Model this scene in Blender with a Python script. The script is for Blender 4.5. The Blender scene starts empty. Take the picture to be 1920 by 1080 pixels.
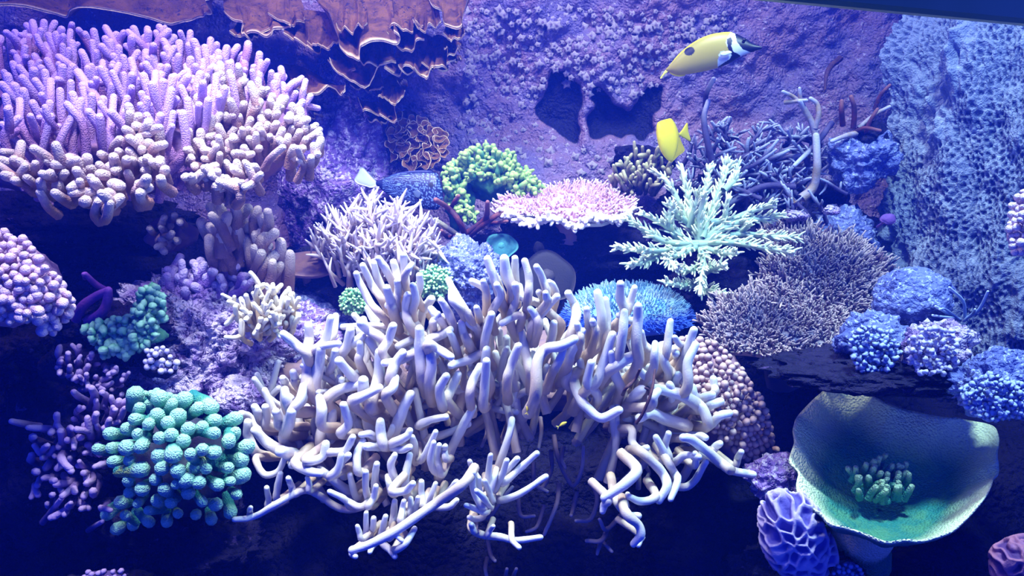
import bpy, bmesh, math
import numpy as np
from mathutils import Vector, Matrix

# ------------------------------------------------------------------ camera, light, exposure
sc = bpy.context.scene
col = sc.collection
F = 1598.0                                   # focal length in pixels of the 1920 px frame
PITCH = math.radians(15)
FW = np.array([0, math.cos(PITCH), -math.sin(PITCH)])
UP = np.array([0, math.sin(PITCH), math.cos(PITCH)])
RT = np.array([1.0, 0, 0])
CAM = -1.5 * FW
cd = bpy.data.cameras.new('camera'); cam = bpy.data.objects.new('camera', cd); col.objects.link(cam)
cd.sensor_width = 36; cd.lens = F / 1920 * 36; cd.clip_start = 0.02
cam.location = CAM; cam.rotation_euler = (math.pi / 2 - PITCH, 0, 0)
sc.camera = cam
sc.view_settings.view_transform = 'Standard'; sc.view_settings.look = 'None'
sc.view_settings.gamma = 1; sc.view_settings.exposure = 0.0; sc.view_settings.use_curve_mapping = False

cy = sc.cycles; cy.max_bounces = 3; cy.diffuse_bounces = 2; cy.glossy_bounces = 1; cy.transmission_bounces = 0; cy.volume_bounces = 0; cy.transparent_max_bounces = 2
cy.use_adaptive_sampling = True; cy.adaptive_threshold = 0.04; cy.caustics_reflective = False; cy.caustics_refractive = False

world = bpy.data.worlds.new('water_glow'); sc.world = world; world.use_nodes = True
bg = world.node_tree.nodes.get('Background') or world.node_tree.nodes.new('ShaderNodeBackground')
bg.inputs[0].default_value = (0.02, 0.06, 1.0, 1); bg.inputs[1].default_value = 0.9
wo = world.node_tree.nodes.get('World Output') or world.node_tree.nodes.new('ShaderNodeOutputWorld')
world.node_tree.links.new(bg.outputs[0], wo.inputs[0])

def area(name, loc, target, size, power, color, spread=150):
    l = bpy.data.lights.new(name, 'AREA'); l.shape = 'DISK'; l.size = size; l.energy = power; l.color = color
    l.spread = math.radians(spread)
    o = bpy.data.objects.new(name, l); col.objects.link(o); o.location = loc
    o.rotation_euler = (Vector(target) - Vector(loc)).to_track_quat('-Z', 'Y').to_euler()
    return o
# the pendant lamps that hang over the open water of the tank, the back-left one added
area('reef_lamp', (-0.80, -0.15, 1.25), (-0.75, 0.05, 0.1), 0.2, 3.7, (0.66, 0.47, 1.0), 110)
area('reef_lamp', (-0.45, -0.48, 1.25), (-0.45, 0.0, -0.25), 0.2, 5.6, (0.68, 0.74, 1.0), 60)
area('reef_lamp', (-0.12, -0.22, 1.30), (-0.06, 0.06, -0.1), 0.2, 6.0, (0.72, 0.85, 1.0), 56)
area('reef_lamp', (-0.40, 0.12, 1.22), (-0.38, 0.50, 0.3), 0.2, 4.2, (0.86, 0.84, 1.0), 110)  # added to brighten the scroll coral and the wall beside it
area('reef_lamp', (0.28, 0.18, 1.20), (0.28, 0.48, 0.1), 0.2, 6.2, (0.80, 0.88, 1.0), 120)
area('reef_lamp', (0.68, -0.27, 1.25), (0.64, -0.24, -0.2), 0.2, 15, (0.50, 0.80, 1.0), 105)

# ------------------------------------------------------------------ helpers
def W(px, py, d):
    px = np.asarray(px, float); py = np.asarray(py, float); d = np.asarray(d, float)
    return (CAM + d[..., None] * FW + ((px - 960) / F * d)[..., None] * RT + ((540 - py) / F * d)[..., None] * UP)
def lin(r, g, b):
    f = lambda v: (v / 255 / 12.92) if v <= 10 else ((v / 255 + 0.055) / 1.055) ** 2.4
    return (f(r), f(g), f(b), 1.0)
def unit(v):
    v = np.asarray(v, float); return v / (np.linalg.norm(v, axis=-1, keepdims=True) + 1e-12)
RNG = np.random.default_rng
def _hash(ix, iy, iz, seed):
    n = (ix.astype(np.int64) * 374761393 + iy.astype(np.int64) * 668265263 + iz.astype(np.int64) * 1274126177 + seed * 974711) & 0xFFFFFFFF
    n = ((n ^ (n >> 13)) * 1103515245) & 0xFFFFFFFF
    n = ((n ^ (n >> 15)) * 2246822519) & 0xFFFFFFFF
    return ((n ^ (n >> 16)) & 0xFFFFFF) / float(0xFFFFFF)
def vn(P, seed=0):
    P = np.asarray(P, float); i = np.floor(P); f = P - i; f = f * f * (3 - 2 * f); i = i.astype(np.int64)
    r = 0
    for a in (0, 1):
        for b in (0, 1):
            for c in (0, 1):
                w = (f[:, 0] if a else 1 - f[:, 0]) * (f[:, 1] if b else 1 - f[:, 1]) * (f[:, 2] if c else 1 - f[:, 2])
                r = r + w * _hash(i[:, 0] + a, i[:, 1] + b, i[:, 2] + c, seed)
    return r * 2 - 1
def fbm(P, o=4, seed=0, g=0.5):
    r = 0; a = 1.0; P = np.asarray(P, float)
    for k in range(o):
        r = r + a * vn(P, seed + k * 17); P = P * 2.03 + 11.7; a *= g
    return r
def voro2(P, seed=0):
    i = np.floor(P).astype(np.int64); f1 = np.full(len(P), 9.0); f2 = f1.copy(); z = np.zeros(len(P), np.int64)
    for a in (-1, 0, 1):
        for b in (-1, 0, 1):
            cx, cy = i[:, 0] + a, i[:, 1] + b
            dx = cx + _hash(cx, cy, z, seed) - P[:, 0]; dy = cy + _hash(cx, cy, z + 1, seed) - P[:, 1]
            d = np.sqrt(dx * dx + dy * dy)
            f2 = np.minimum(f2, np.maximum(f1, d)); f1 = np.minimum(f1, d)
    return f1, f2
def inpoly(x, y, poly):
    x = np.asarray(x, float); y = np.asarray(y, float); ins = np.zeros(x.shape, bool); n = len(poly)
    for k in range(n):
        x0, y0 = poly[k]; x1, y1 = poly[(k + 1) % n]
        if y0 == y1: continue
        c = ((y0 > y) != (y1 > y)) & (x < (x1 - x0) * (y - y0) / (y1 - y0) + x0)
        ins ^= c
    return ins
def darts(poly, n, gap, seed):
    r = RNG(seed); p = np.array(poly, float); lo, hi = p.min(0), p.max(0); out = np.empty((n, 2)); m = 0
    for _ in range(12):
        c = r.uniform(lo, hi, (n * 4, 2)); c = c[inpoly(c[:, 0], c[:, 1], poly)]
        for q in c:
            if m >= n: return out
            if m == 0 or ((out[:m, 0] - q[0]) ** 2 + (out[:m, 1] - q[1]) ** 2).min() > gap * gap: out[m] = q; m += 1
    return out[:m]
def smooth(pts, n):
    P = np.asarray(pts, float)
    if len(P) == 2: return P[0] + (P[1] - P[0]) * np.linspace(0, 1, n)[:, None]
    E = np.vstack([2 * P[0] - P[1], P, 2 * P[-1] - P[-2]]); out = []
    for t in np.linspace(0, len(P) - 1, n):
        k = min(int(t), len(P) - 2); u = t - k; a, b, c, d = E[k:k + 4]
        out.append(0.5 * (2 * b + (c - a) * u + (2 * a - 5 * b + 4 * c - d) * u * u + (3 * b - a - 3 * c + d) * u ** 3))
    return np.array(out)

class MB:                                     # collects geometry for ONE mesh object
    def __init__(s): s.V = []; s.Q = []; s.T = []; s.A = []; s.n = 0
    def add(s, V, Q=None, T=None, A=None):
        V = np.asarray(V, float)
        if Q is not None and len(Q): s.Q.append(np.asarray(Q, np.int64) + s.n)
        if T is not None and len(T): s.T.append(np.asarray(T, np.int64) + s.n)
        s.V.append(V); s.A.append(np.zeros(len(V)) if A is None else np.broadcast_to(np.asarray(A, float), (len(V),))); s.n += len(V)
    def build(s, name, mat, parent=None, colors=None):
        V = np.vstack(s.V)
        o3 = np.array(parent.get('_o', (0, 0, 0))) if parent else np.zeros(3)
        Q = np.vstack(s.Q) if s.Q else np.zeros((0, 4), np.int64); T = np.vstack(s.T) if s.T else np.zeros((0, 3), np.int64)
        return raw(name, V - o3, Q, T, np.concatenate(s.A), mat, parent, colors)
def raw(name, V, Q, T, A, mat, parent=None, colors=None):
    me = bpy.data.meshes.new(name)
    me.vertices.add(len(V)); me.vertices.foreach_set('co', V.astype(np.float32).ravel())
    nl = len(Q) * 4 + len(T) * 3; me.loops.add(nl)
    me.loops.foreach_set('vertex_index', np.concatenate([Q.ravel(), T.ravel()]).astype(np.int32))
    me.polygons.add(len(Q) + len(T))
    me.polygons.foreach_set('loop_start', np.concatenate([np.arange(len(Q)) * 4, len(Q) * 4 + np.arange(len(T)) * 3]).astype(np.int32))
    me.polygons.foreach_set('use_smooth', np.ones(len(Q) + len(T), bool))
    if A is not None:
        at = me.attributes.new('tip', 'FLOAT', 'POINT'); at.data.foreach_set('value', np.asarray(A, np.float32))
    if colors is not None:
        at = me.attributes.new('col', 'FLOAT_COLOR', 'POINT'); at.data.foreach_set('color', np.asarray(colors, np.float32).ravel())
    me.update(calc_edges=True)
    me.materials.append(mat)
    o = bpy.data.objects.new(name, me); col.objects.link(o)
    if parent: o.parent = parent
    return o
def thing(name, label, cat, loc, group=None):
    o = bpy.data.objects.new(name, None); col.objects.link(o); o.location = loc; o['_o'] = [float(v) for v in loc]
    o.empty_display_size = 0.02; o['label'] = label; o['category'] = cat
    if group: o['group'] = group
    return o
def tag(o, label, cat, group=None, kind=None):
    o['label'] = label
    if cat: o['category'] = cat
    if group: o['group'] = group
    if kind: o['kind'] = kind
    return o
def settle(o):                                # put a one-mesh thing's origin at its base
    me = o.data; n = len(me.vertices); a = np.empty(n * 3, np.float32); me.vertices.foreach_get('co', a); a = a.reshape(-1, 3)
    c = (a.min(0) + a.max(0)) / 2; c[2] = a[:, 2].min(); me.vertices.foreach_set('co', (a - c).ravel()); o.location = c; me.update(); return o

def tube(mb, pts, rad, m=7, n=None, a0=0.0, a1=1.0, cap=3, seed=None, lump=0.0):
    """round-tipped tapering tube along pts; the 'tip' attribute runs a0..a1"""
    pts = np.asarray(pts, float); n = n or max(5, 3 * len(pts)); C = smooth(pts, n); L = len(C)
    R = np.interp(np.linspace(0, 1, L), np.linspace(0, 1, len(rad)), rad) if np.ndim(rad) else np.full(L, rad)
    Tn = unit(np.gradient(C, axis=0)); r = R[-1]
    A = np.linspace(a0, a1, L)
    ang = np.radians([25, 50, 72])[:cap] if cap == 3 else np.radians([50])
    C2 = C[-1] + Tn[-1] * (r * np.sin(ang))[:, None]
    C = np.vstack([C, C2]); R = np.concatenate([R, r * np.cos(ang)]); Tn = np.vstack([Tn, np.repeat(Tn[-1:], len(ang), 0)])
    A = np.concatenate([A, np.full(len(ang), a1)]); L = len(C)
    x = np.array([1.0, 0, 0]) if abs(Tn[0][0]) < 0.8 else np.array([0, 1.0, 0])
    th = np.linspace(0, 2 * np.pi, m, endpoint=False); co, si = np.cos(th), np.sin(th); V = np.empty((L, m, 3))
    for k in range(L):
        x = x - Tn[k] * (x @ Tn[k]); x = x / math.sqrt(x[0] * x[0] + x[1] * x[1] + x[2] * x[2] + 1e-24); t_ = Tn[k]; y = np.array([t_[1] * x[2] - t_[2] * x[1], t_[2] * x[0] - t_[0] * x[2], t_[0] * x[1] - t_[1] * x[0]])
        V[k] = C[k] + R[k] * (co[:, None] * x + si[:, None] * y)
    if lump:
        Vf = V.reshape(-1, 3); k = vn(Vf / (R.max() * 1.6), seed or 0) * lump
        V = (Vf + (Vf - np.repeat(C, m, 0)) * k[:, None]).reshape(L, m, 3)
    i = np.arange(L - 1)[:, None] * m + np.arange(m); j = np.arange(L - 1)[:, None] * m + (np.arange(m) + 1) % m
    Q = np.stack([i, j, j + m, i + m], -1).reshape(-1, 4)
    Vf = np.vstack([V.reshape(-1, 3), C[-1] + Tn[-1] * r * 0.05]); e = (L - 1) * m
    T = [(e + k, e + (k + 1) % m, L * m) for k in range(m)]
    mb.add(Vf, Q, T, np.concatenate([np.repeat(A, m), [a1]]))
def wob(start, d, L, n, jit, rng, grav=0.0):
    d = unit(d); P = [np.asarray(start, float)]
    for k in range(n):
        d = unit(d + rng.normal(0, jit, 3) + np.array([0, 0, grav])); P.append(P[-1] + d * L / n)
    return np.array(P)
_ico = {}
def ico(s):
    if s not in _ico:
        b = bmesh.new(); bmesh.ops.create_icosphere(b, subdivisions=s, radius=1)
        _ico[s] = (np.array([v.co[:] for v in b.verts]), np.array([[v.index for v in f.verts] for f in b.faces])); b.free()
    return _ico[s]
def blob(mb, c, rad, s=4, seed=0, amp=0.25, fine=0.05, freq=1.6, a=0.0, rot=None):
    N, T = ico(s); q = np.asarray(seed * 7.31)
    k = 1 + amp * fbm(N * freq + q, 3, seed) + fine * fbm(N * freq * 5 + q, 3, seed + 5)
    if s >= 5: k = k + 0.7 * fine * np.abs(fbm(N * freq * 13 + q, 3, seed + 9)) + 0.25 * fine * fbm(N * freq * 34 + q, 2, seed + 11)
    V = N * k[:, None] * np.asarray(rad)
    if rot is not None: V = V @ np.array(Matrix.Rotation(rot[0], 3, rot[1])).T
    mb.add(V + np.asarray(c), None, T, a)
def lens(mb, ring, thick, nrm, k=6, a0=0.0, a1=1.0, edge=0.0008, bow=None):
    """flat closed outline (n,3) swelling to 'thick' at its middle: fins, discs, thin bodies"""
    ring = np.asarray(ring, float); n = len(ring); c = ring.mean(0); nrm = unit(nrm); V = []; A = []
    for side in (1, -1):
        for j in range(k):
            s = 1 - j / k; h = edge / 2 + thick / 2 * math.sqrt(max(0, 1 - s * s))
            p = c + (ring - c) * s + nrm * h * side
            V.append(p); A.append(np.full(n, a0 + (a1 - a0) * s))
        V.append((c + nrm * (edge / 2 + thick / 2) * side)[None]); A.append([a0])
    V = np.vstack(V); A = np.concatenate(A); Q = []; T = []; half = k * n + 1
    for sd in (0, 1):
        o = sd * half
        for j in range(k - 1):
            for i in range(n): Q.append((o + j * n + i, o + j * n + (i + 1) % n, o + (j + 1) * n + (i + 1) % n, o + (j + 1) * n + i))
        for i in range(n): T.append((o + (k - 1) * n + i, o + (k - 1) * n + (i + 1) % n, o + k * n))
    for i in range(n): Q.append((i, (i + 1) % n, half + (i + 1) % n, half + i))
    mb.add(V, Q, T, A)

# ------------------------------------------------------------------ materials
def mat(name, c1, c2=None, tip=None, t=(0.55, 1.0), scale=40, bump=0.5, bscale=300, bkind='noise', c3=None, c3s=90, c3t=0.55,
        rough=0.7, spec=0.25, colattr=False, dist=0.002, wav=None, sss=0.0):
    m = bpy.data.materials.new(name); m.use_nodes = True; nt = m.node_tree; N = nt.nodes; L = nt.links
    p = N.get('Principled BSDF'); p.inputs['Roughness'].default_value = rough; p.inputs['Specular IOR Level'].default_value = spec
    tc = N.new('ShaderNodeTexCoord')
    def noise(s, d=3, r=0.6):
        q = N.new('ShaderNodeTexNoise'); q.inputs['Scale'].default_value = s; q.inputs['Detail'].default_value = d; q.inputs['Roughness'].default_value = r
        L.new(tc.outputs['Object'], q.inputs['Vector']); return q
    def mix(f, a, b):
        q = N.new('ShaderNodeMix'); q.data_type = 'RGBA'
        L.new(f, q.inputs[0])
        for s_, v in ((6, a), (7, b)):
            if isinstance(v, tuple): q.inputs[s_].default_value = v
            else: L.new(v, q.inputs[s_])
        return q.outputs[2]
    def rng(v, a, b):
        q = N.new('ShaderNodeMapRange'); q.interpolation_type = 'SMOOTHSTEP'; q.inputs[1].default_value = a; q.inputs[2].default_value = b
        L.new(v, q.inputs[0]); return q.outputs[0]
    if colattr:
        at = N.new('ShaderNodeAttribute'); at.attribute_name = 'col'; c = at.outputs['Color']
    else:
        c = mix(rng(noise(scale).outputs['Fac'], 0.35, 0.65), c1, c2 or c1)
    if c3: c = mix(rng(noise(c3s, 4, 0.75).outputs['Fac'], c3t, c3t + 0.08), c, c3)
    if tip:
        at = N.new('ShaderNodeAttribute'); at.attribute_name = 'tip'
        c = mix(rng(at.outputs['Fac'], *t), c, tip)
    if wav:
        w = N.new('ShaderNodeTexWave'); w.wave_type = 'BANDS'; w.bands_direction = wav[0]; w.inputs['Scale'].default_value = wav[1]
        w.inputs['Distortion'].default_value = wav[2]; w.inputs['Detail'].default_value = 2; w.inputs['Detail Scale'].default_value = wav[4]
        L.new(tc.outputs['Object'], w.inputs['Vector']); c = mix(rng(w.outputs['Fac'], 0.55, 0.8), c, wav[3])
    L.new(c, p.inputs['Base Color']) if not isinstance(c, tuple) else setattr(p.inputs['Base Color'], 'default_value', c)
    if bump:
        b = N.new('ShaderNodeBump'); b.inputs['Strength'].default_value = bump; b.inputs['Distance'].default_value = dist
        if bkind == 'voronoi':
            v = N.new('ShaderNodeTexVoronoi'); v.inputs['Scale'].default_value = bscale; L.new(tc.outputs['Object'], v.inputs['Vector'])
            q = N.new('ShaderNodeMath'); q.operation = 'SUBTRACT'; q.inputs[0].default_value = 1; L.new(v.outputs['Distance'], q.inputs[1]); h = q.outputs[0]
        elif bkind == 'crust':
            n1 = noise(bscale * 0.35, 2, 0.6); v = N.new('ShaderNodeTexVoronoi'); v.inputs['Scale'].default_value = bscale
            ad = N.new('ShaderNodeVectorMath'); ad.operation = 'MULTIPLY_ADD'; ad.inputs[1].default_value = (0.02,) * 3; L.new(n1.outputs['Color'], ad.inputs[0]); L.new(tc.outputs['Object'], ad.inputs[2]); L.new(ad.outputs[0], v.inputs['Vector'])
            q = N.new('ShaderNodeMath'); q.operation = 'MULTIPLY_ADD'; q.inputs[1].default_value = -0.8; L.new(v.outputs['Distance'], q.inputs[0]); L.new(n1.outputs['Fac'], q.inputs[2])
            q2 = N.new('ShaderNodeMath'); q2.operation = 'MULTIPLY_ADD'; q2.inputs[1].default_value = 0.7; L.new(noise(bscale * 1.8, 2, 0.7).outputs['Fac'], q2.inputs[0]); L.new(q.outputs[0], q2.inputs[2]); h = q2.outputs[0]
        else: h = noise(bscale, 3, 0.65).outputs['Fac']
        L.new(h, b.inputs['Height']); L.new(b.outputs[0], p.inputs['Normal'])
    if sss:
        p.inputs['Subsurface Weight'].default_value = sss; p.inputs['Subsurface Radius'].default_value = (1, 0.8, 0.8); p.inputs['Subsurface Scale'].default_value = 0.006
    return m

# ------------------------------------------------------------------ the setting: back wall, reef slope, right-hand rock face, tank rim, water
def proj(P):
    v = P - CAM; d = v @ FW; return 960 + v @ RT / d * F, 540 - v @ UP / d * F
def grid(nx, ny):
    i = np.arange(ny - 1)[:, None] * nx + np.arange(nx - 1)
    return np.stack([i, i + 1, i + nx + 1, i + nx], -1).reshape(-1, 4)
def shape(o): o['kind'] = 'structure'; return o
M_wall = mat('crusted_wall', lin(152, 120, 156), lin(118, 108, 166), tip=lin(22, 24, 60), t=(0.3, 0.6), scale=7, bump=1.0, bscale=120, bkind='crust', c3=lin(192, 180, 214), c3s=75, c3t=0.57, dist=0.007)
M_polyp = mat('wall_polyp', lin(226, 218, 230), lin(186, 170, 206), tip=lin(150, 128, 180), t=(0.75, 1.0), scale=120, bump=0.8, bscale=500)
M_slope = mat('shade_toned_reef', lin(26, 24, 46), lin(18, 18, 40), scale=9, bump=1.0, bscale=70, bkind='crust', dist=0.012, spec=0.02, rough=0.95)  # kept near-black to put the shade under the canopy into its colour
def build_wall():
    xs = np.linspace(-2.2, 2.2, 820); zs = np.linspace(-0.12, 0.85, 190); X, Z = np.meshgrid(xs, zs)
    P = np.stack([X.ravel(), np.full(X.size, 0.72), Z.ravel()], 1)
    P[:, 1] -= np.clip(0.24 - P[:, 2], 0, 1) * 0.45
    px, py = proj(P); px = px + 10 * vn(P * 40, 3); py = py + 10 * vn(P * 40, 4)
    z = lambda pts: [(820 + a / 3, b / 3) for a, b in pts]
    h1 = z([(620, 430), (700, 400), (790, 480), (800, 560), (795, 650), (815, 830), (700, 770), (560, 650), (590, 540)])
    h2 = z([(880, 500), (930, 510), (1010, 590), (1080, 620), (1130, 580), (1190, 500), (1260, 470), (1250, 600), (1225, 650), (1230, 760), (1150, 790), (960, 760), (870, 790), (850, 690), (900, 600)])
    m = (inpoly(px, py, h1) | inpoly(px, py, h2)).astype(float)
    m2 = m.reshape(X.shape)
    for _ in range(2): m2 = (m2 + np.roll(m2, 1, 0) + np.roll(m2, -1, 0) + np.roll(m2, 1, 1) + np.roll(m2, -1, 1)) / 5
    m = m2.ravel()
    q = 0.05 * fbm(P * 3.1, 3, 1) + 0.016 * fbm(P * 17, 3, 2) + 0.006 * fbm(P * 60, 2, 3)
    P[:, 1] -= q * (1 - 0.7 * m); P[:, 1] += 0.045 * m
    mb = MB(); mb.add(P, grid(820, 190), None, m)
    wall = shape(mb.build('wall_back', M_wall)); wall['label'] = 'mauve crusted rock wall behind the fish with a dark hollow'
    Y = P[:, 1].reshape(X.shape)
    kinds = []
    for k in range(5):
        prof = [(1.0, -0.25), (1.0, 0.25), (0.74, 0.6), (0.45, 0.55), (0.2, 0.75)]; n = 10; r = RNG(k)
        V = []; A = []
        for j, (rr, h) in enumerate(prof):
            th = np.linspace(0, 2 * np.pi, n, endpoint=False); w = rr * (1 + r.uniform(-.25, .25, n)) * np.where(np.arange(n) % 2, 0.68, 1.1)
            V.append(np.stack([w * np.cos(th), np.full(n, -h) + r.uniform(-.1, .1, n), w * np.sin(th)], 1)); A += [j / 4.0] * n
        V = np.vstack(V + [[[0, -0.85, 0]]]); A.append(1.0)
        i = np.arange(4)[:, None] * n + np.arange(n); j = np.arange(4)[:, None] * n + (np.arange(n) + 1) % n
        T = [(4 * n + q, 4 * n + (q + 1) % n, 5 * n) for q in range(n)]
        kinds.append((V, np.stack([i, j, j + n, i + n], -1).reshape(-1, 4), np.array(T), np.array(A)))
    r = RNG(8); first = {}
    spots = darts([(872, 15), (1010, 10), (1240, 20), (1400, 25), (1330, 75), (1250, 130), (1235, 165), (1140, 195), (1060, 160), (1000, 200), (960, 170), (870, 190)], 250, 9.5, 5)
    spots = np.vstack([spots, darts([(870, 190), (990, 180), (1010, 240), (1100, 285), (1250, 300), (1100, 330), (860, 270)], 45, 14, 6)])
    for s in spots:
        if inpoly(s[0], s[1], h1) or inpoly(s[0], s[1], h2):
            if r.random() < 0.85: continue
        D = W(s[0], s[1], np.array(1.0)) - CAM
        y = 0.72
        for _ in range(3):
            p = CAM + D * (y - CAM[1]) / D[1]; ix = np.clip(np.searchsorted(xs, p[0]), 0, 819); iz = np.clip(np.searchsorted(zs, p[2]), 0, 189); y = Y[iz, ix]
        k = r.integers(5); sz = r.uniform(0.005, 0.0135)
        if k not in first: o = first[k] = raw('polyp', *kinds[k], M_polyp, wall)
        else: o = first[k].copy(); col.objects.link(o); o.parent = wall
        o.location = p; o.scale = (sz, sz, sz); o.rotation_euler = (r.uniform(-.3, .3), r.uniform(0, 6.28), r.uniform(-.3, .3))
build_wall()

def build_slope():
    nx, ny = 480, 230
    X, Y = np.meshgrid(np.linspace(-2.3, 2.3, nx), np.linspace(-1.0, 0.85, ny)); P = np.stack([X.ravel(), Y.ravel(), 0 * X.ravel()], 1)
    P[:, 2] = np.interp(P[:, 1], [-1.0, -0.45, -0.22, -0.05, 0.12, 0.38, 0.62, 0.8], [-0.95, -0.88, -0.68, -0.46, -0.32, -0.13, 0.02, 0.12])
    q = 0.07 * fbm(P * 4, 3, 21) + 0.025 * fbm(P * 14, 3, 22)
    P[:, 2] += q; P[:, 1] -= 0.4 * q
    mb = MB(); mb.add(P, grid(nx, ny)); o = shape(mb.build('floor', M_slope)); o['label'] = 'reef slope under the corals, coloured dark for their shade'
build_slope()

M_face = mat('honeycomb_rock', lin(148, 156, 186), lin(128, 136, 174), tip=lin(58, 68, 116), t=(0.3, 1.1), scale=6, bump=0.8, bscale=170, bkind='crust', c3=lin(164, 176, 208), c3s=11, c3t=0.58, dist=0.004)
def build_face():
    nu, nv = 330, 400
    U, Vv = np.meshgrid(np.linspace(math.radians(188), math.radians(300), nu), np.linspace(-1.25, 1.25, nv)); u = U.ravel(); v = Vv.ravel()
    N = np.stack([np.cos(u) * np.cos(v), np.sin(u) * np.cos(v), np.sin(v)], 1)
    c = W(1990, 330, np.array(1.95)); R = np.array([0.47, 0.42, 0.78])
    P = N * R
    n2 = fbm(N * 3 + 5, 3, 31)
    uv = np.stack([u * 38 + 1.2 * vn(N * 9, 1), v * 52 + 1.2 * vn(N * 9, 2)], 1); f1, f2 = voro2(uv, 4)
    e = np.clip((f2 - f1) * 2.2, 0, 1)
    crust = np.clip(fbm(N * 4.5 + 9, 3, 37) * 1.6 - 0.1, 0, 1)
    dep = e * (1 - crust)
    P = P * (1 + 0.13 * n2)[:, None] + N * (-0.008 * dep + crust * 0.03 * fbm(N * 24, 3, 41) - 0.006 + 0.004 * fbm(N * 60, 2, 43))[:, None]
    mb = MB(); mb.add(P + c, grid(nu, nv), None, dep)
    o = shape(mb.build('wall_right', M_face)); o['label'] = 'blue-grey honeycombed rock face along the edge of the tank'
build_face()

M_rim = mat('tank_rim', lin(150, 178, 120), lin(165, 190, 135), scale=6, bump=0, rough=0.35, spec=0.5)
def build_rim():                                # the frame of the front window, outside the water
    a = W(np.array([-1900, 3100]), np.array([-317, 163]), np.array([0.78, 0.75])); mb = MB()
    A, B = a; h = np.array([0, 0, 0.16]); t = np.array([0, -0.03, 0]); bev = 0.004
    ring = lambda p: np.array([p + t * 0 + [0, 0, bev], p + [0, -bev, 0], p + t + [0, bev, 0], p + t + [0, 0, bev], p + t + h, p + h])
    V = np.vstack([ring(A), ring(B)]); Q = [(k, (k + 1) % 6, 6 + (k + 1) % 6, 6 + k) for k in range(6)] + [(0, 1, 2, 3), (0, 3, 4, 5), (6, 7, 8, 9), (6, 9, 10, 11)]
    mb.add(V, Q); o = shape(mb.build('trim_1', M_rim)); o['label'] = 'blue-grey frame of the tank window across the top corner'
    for p in o.data.polygons: p.use_smooth = False
build_rim()

# ------------------------------------------------------------------ rocks
M_purple = mat('purple_crust_rock', lin(150, 120, 200), lin(105, 80, 165), scale=14, bump=1.0, bkind='crust', bscale=90, c3=lin(205, 195, 228), c3s=70, c3t=0.5, dist=0.008)
M_pale = mat('pale_crust_rock', lin(216, 202, 236), lin(140, 110, 190), scale=18, bump=1.0, bkind='crust', bscale=100, c3=lin(78, 55, 120), c3s=55, c3t=0.53, dist=0.014)
M_blue = mat('blue_crust_rock', lin(110, 120, 190), lin(80, 88, 160), scale=16, bump=1.0, bkind='crust', bscale=110, c3=lin(165, 175, 215), c3s=90, c3t=0.53, dist=0.006)
M_dark = mat('shade_toned_rock', lin(40, 36, 66), lin(26, 26, 52), scale=14, bump=0.9, bkind='crust', bscale=70, c3=lin(80, 66, 120), c3s=30, c3t=0.62, dist=0.012, spec=0.05, rough=0.9)  # dark tone puts the shade of the reef's hollows into the rock
M_brownrock = mat('brown_rock', lin(110, 78, 86), lin(80, 62, 92), scale=14, bump=0.8, bscale=120, c3=lin(150, 120, 150), c3s=40, c3t=0.6)
def rock(px, py, d, rx, ry, rz, m, label, seed, s=5, amp=0.3, fine=0.12, name='reef_rock', freq=1.5):
    k = d / F; mb = MB(); blob(mb, W(px, py, np.array(d)), (rx * k, rz * k, ry * k), s, seed, amp, fine, freq)
    return settle(tag(mb.build(name, m), label, 'rock'))
rock(640, 330, 2.03, 110, 185, 90, M_purple, 'purple speckled rock slope between the big left coral and the blue fish', 3, amp=0.18)
rock(400, 650, 1.62, 160, 125, 120, M_pale, 'bright lavender crusted boulder below the cream finger coral', 4, s=6, amp=0.28, fine=0.16)
rock(540, 640, 1.66, 90, 70, 80, M_purple, 'purple pitted rock beside the left side of the white finger coral', 5, s=6)
rock(455, 745, 1.5, 60, 42, 50, M_pale, 'small pale crusted rock above the green knobby coral', 6, s=4)
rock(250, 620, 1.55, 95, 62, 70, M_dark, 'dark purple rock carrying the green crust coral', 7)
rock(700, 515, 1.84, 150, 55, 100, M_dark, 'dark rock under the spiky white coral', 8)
rock(600, 590, 1.78, 70, 45, 70, M_blue, 'blue-violet rock in the gap left of the small green ball coral', 9)
rock(880, 520, 1.72, 62, 66, 60, M_blue, 'pale blue ridged rock behind the white finger coral', 10, s=6)
rock(1060, 470, 2.0, 160, 62, 100, M_dark, 'dark overhang rock beneath the pink table coral', 11)
rock(1400, 420, 1.98, 190, 90, 100, M_dark, 'dark rock under the staghorn thicket', 12)
rock(1330, 560, 1.86, 90, 70, 90, M_dark, 'dark rock below the mint staghorn coral', 13)
rock(1615, 300, 1.83, 55, 52, 55, M_blue, 'blue lumpy rock knob below the red-brown twigs', 14, amp=0.35)
rock(1570, 455, 1.86, 62, 70, 60, M_blue, 'shaded blue rock between the mint staghorn and the rock face', 15)
rock(1480, 640, 1.83, 170, 70, 110, M_dark, 'dark rock holding the grey bushy table corals', 16)
rock(1710, 560, 1.50, 72, 58, 60, M_blue, 'rounded blue-grey dome rock beside the grey table coral', 17, amp=0.12, fine=0.05)
rock(1640, 650, 1.40, 62, 52, 55, M_blue, 'pale blue lumpy rock hanging over the green cup coral', 18, amp=0.35, fine=0.12)
rock(1745, 655, 1.37, 66, 56, 55, M_pale, 'lilac and white lumpy rock right of the pale blue one', 19, amp=0.38, fine=0.12)
rock(1870, 725, 1.30, 90, 62, 60, M_blue, 'blue knobby rock at the right edge above the cup coral', 20, amp=0.3, fine=0.12)
rock(1650, 690, 1.40, 200, 30, 105, M_dark, 'dark ledge rock overhanging the back of the green cup coral', 25, amp=0.2)  # added, then widened and brought forward to shade the cup's back half
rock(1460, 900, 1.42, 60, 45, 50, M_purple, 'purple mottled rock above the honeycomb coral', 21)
rock(1500, 1090, 1.45, 120, 90, 80, M_dark, 'dark rock under the honeycomb coral', 26)
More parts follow.
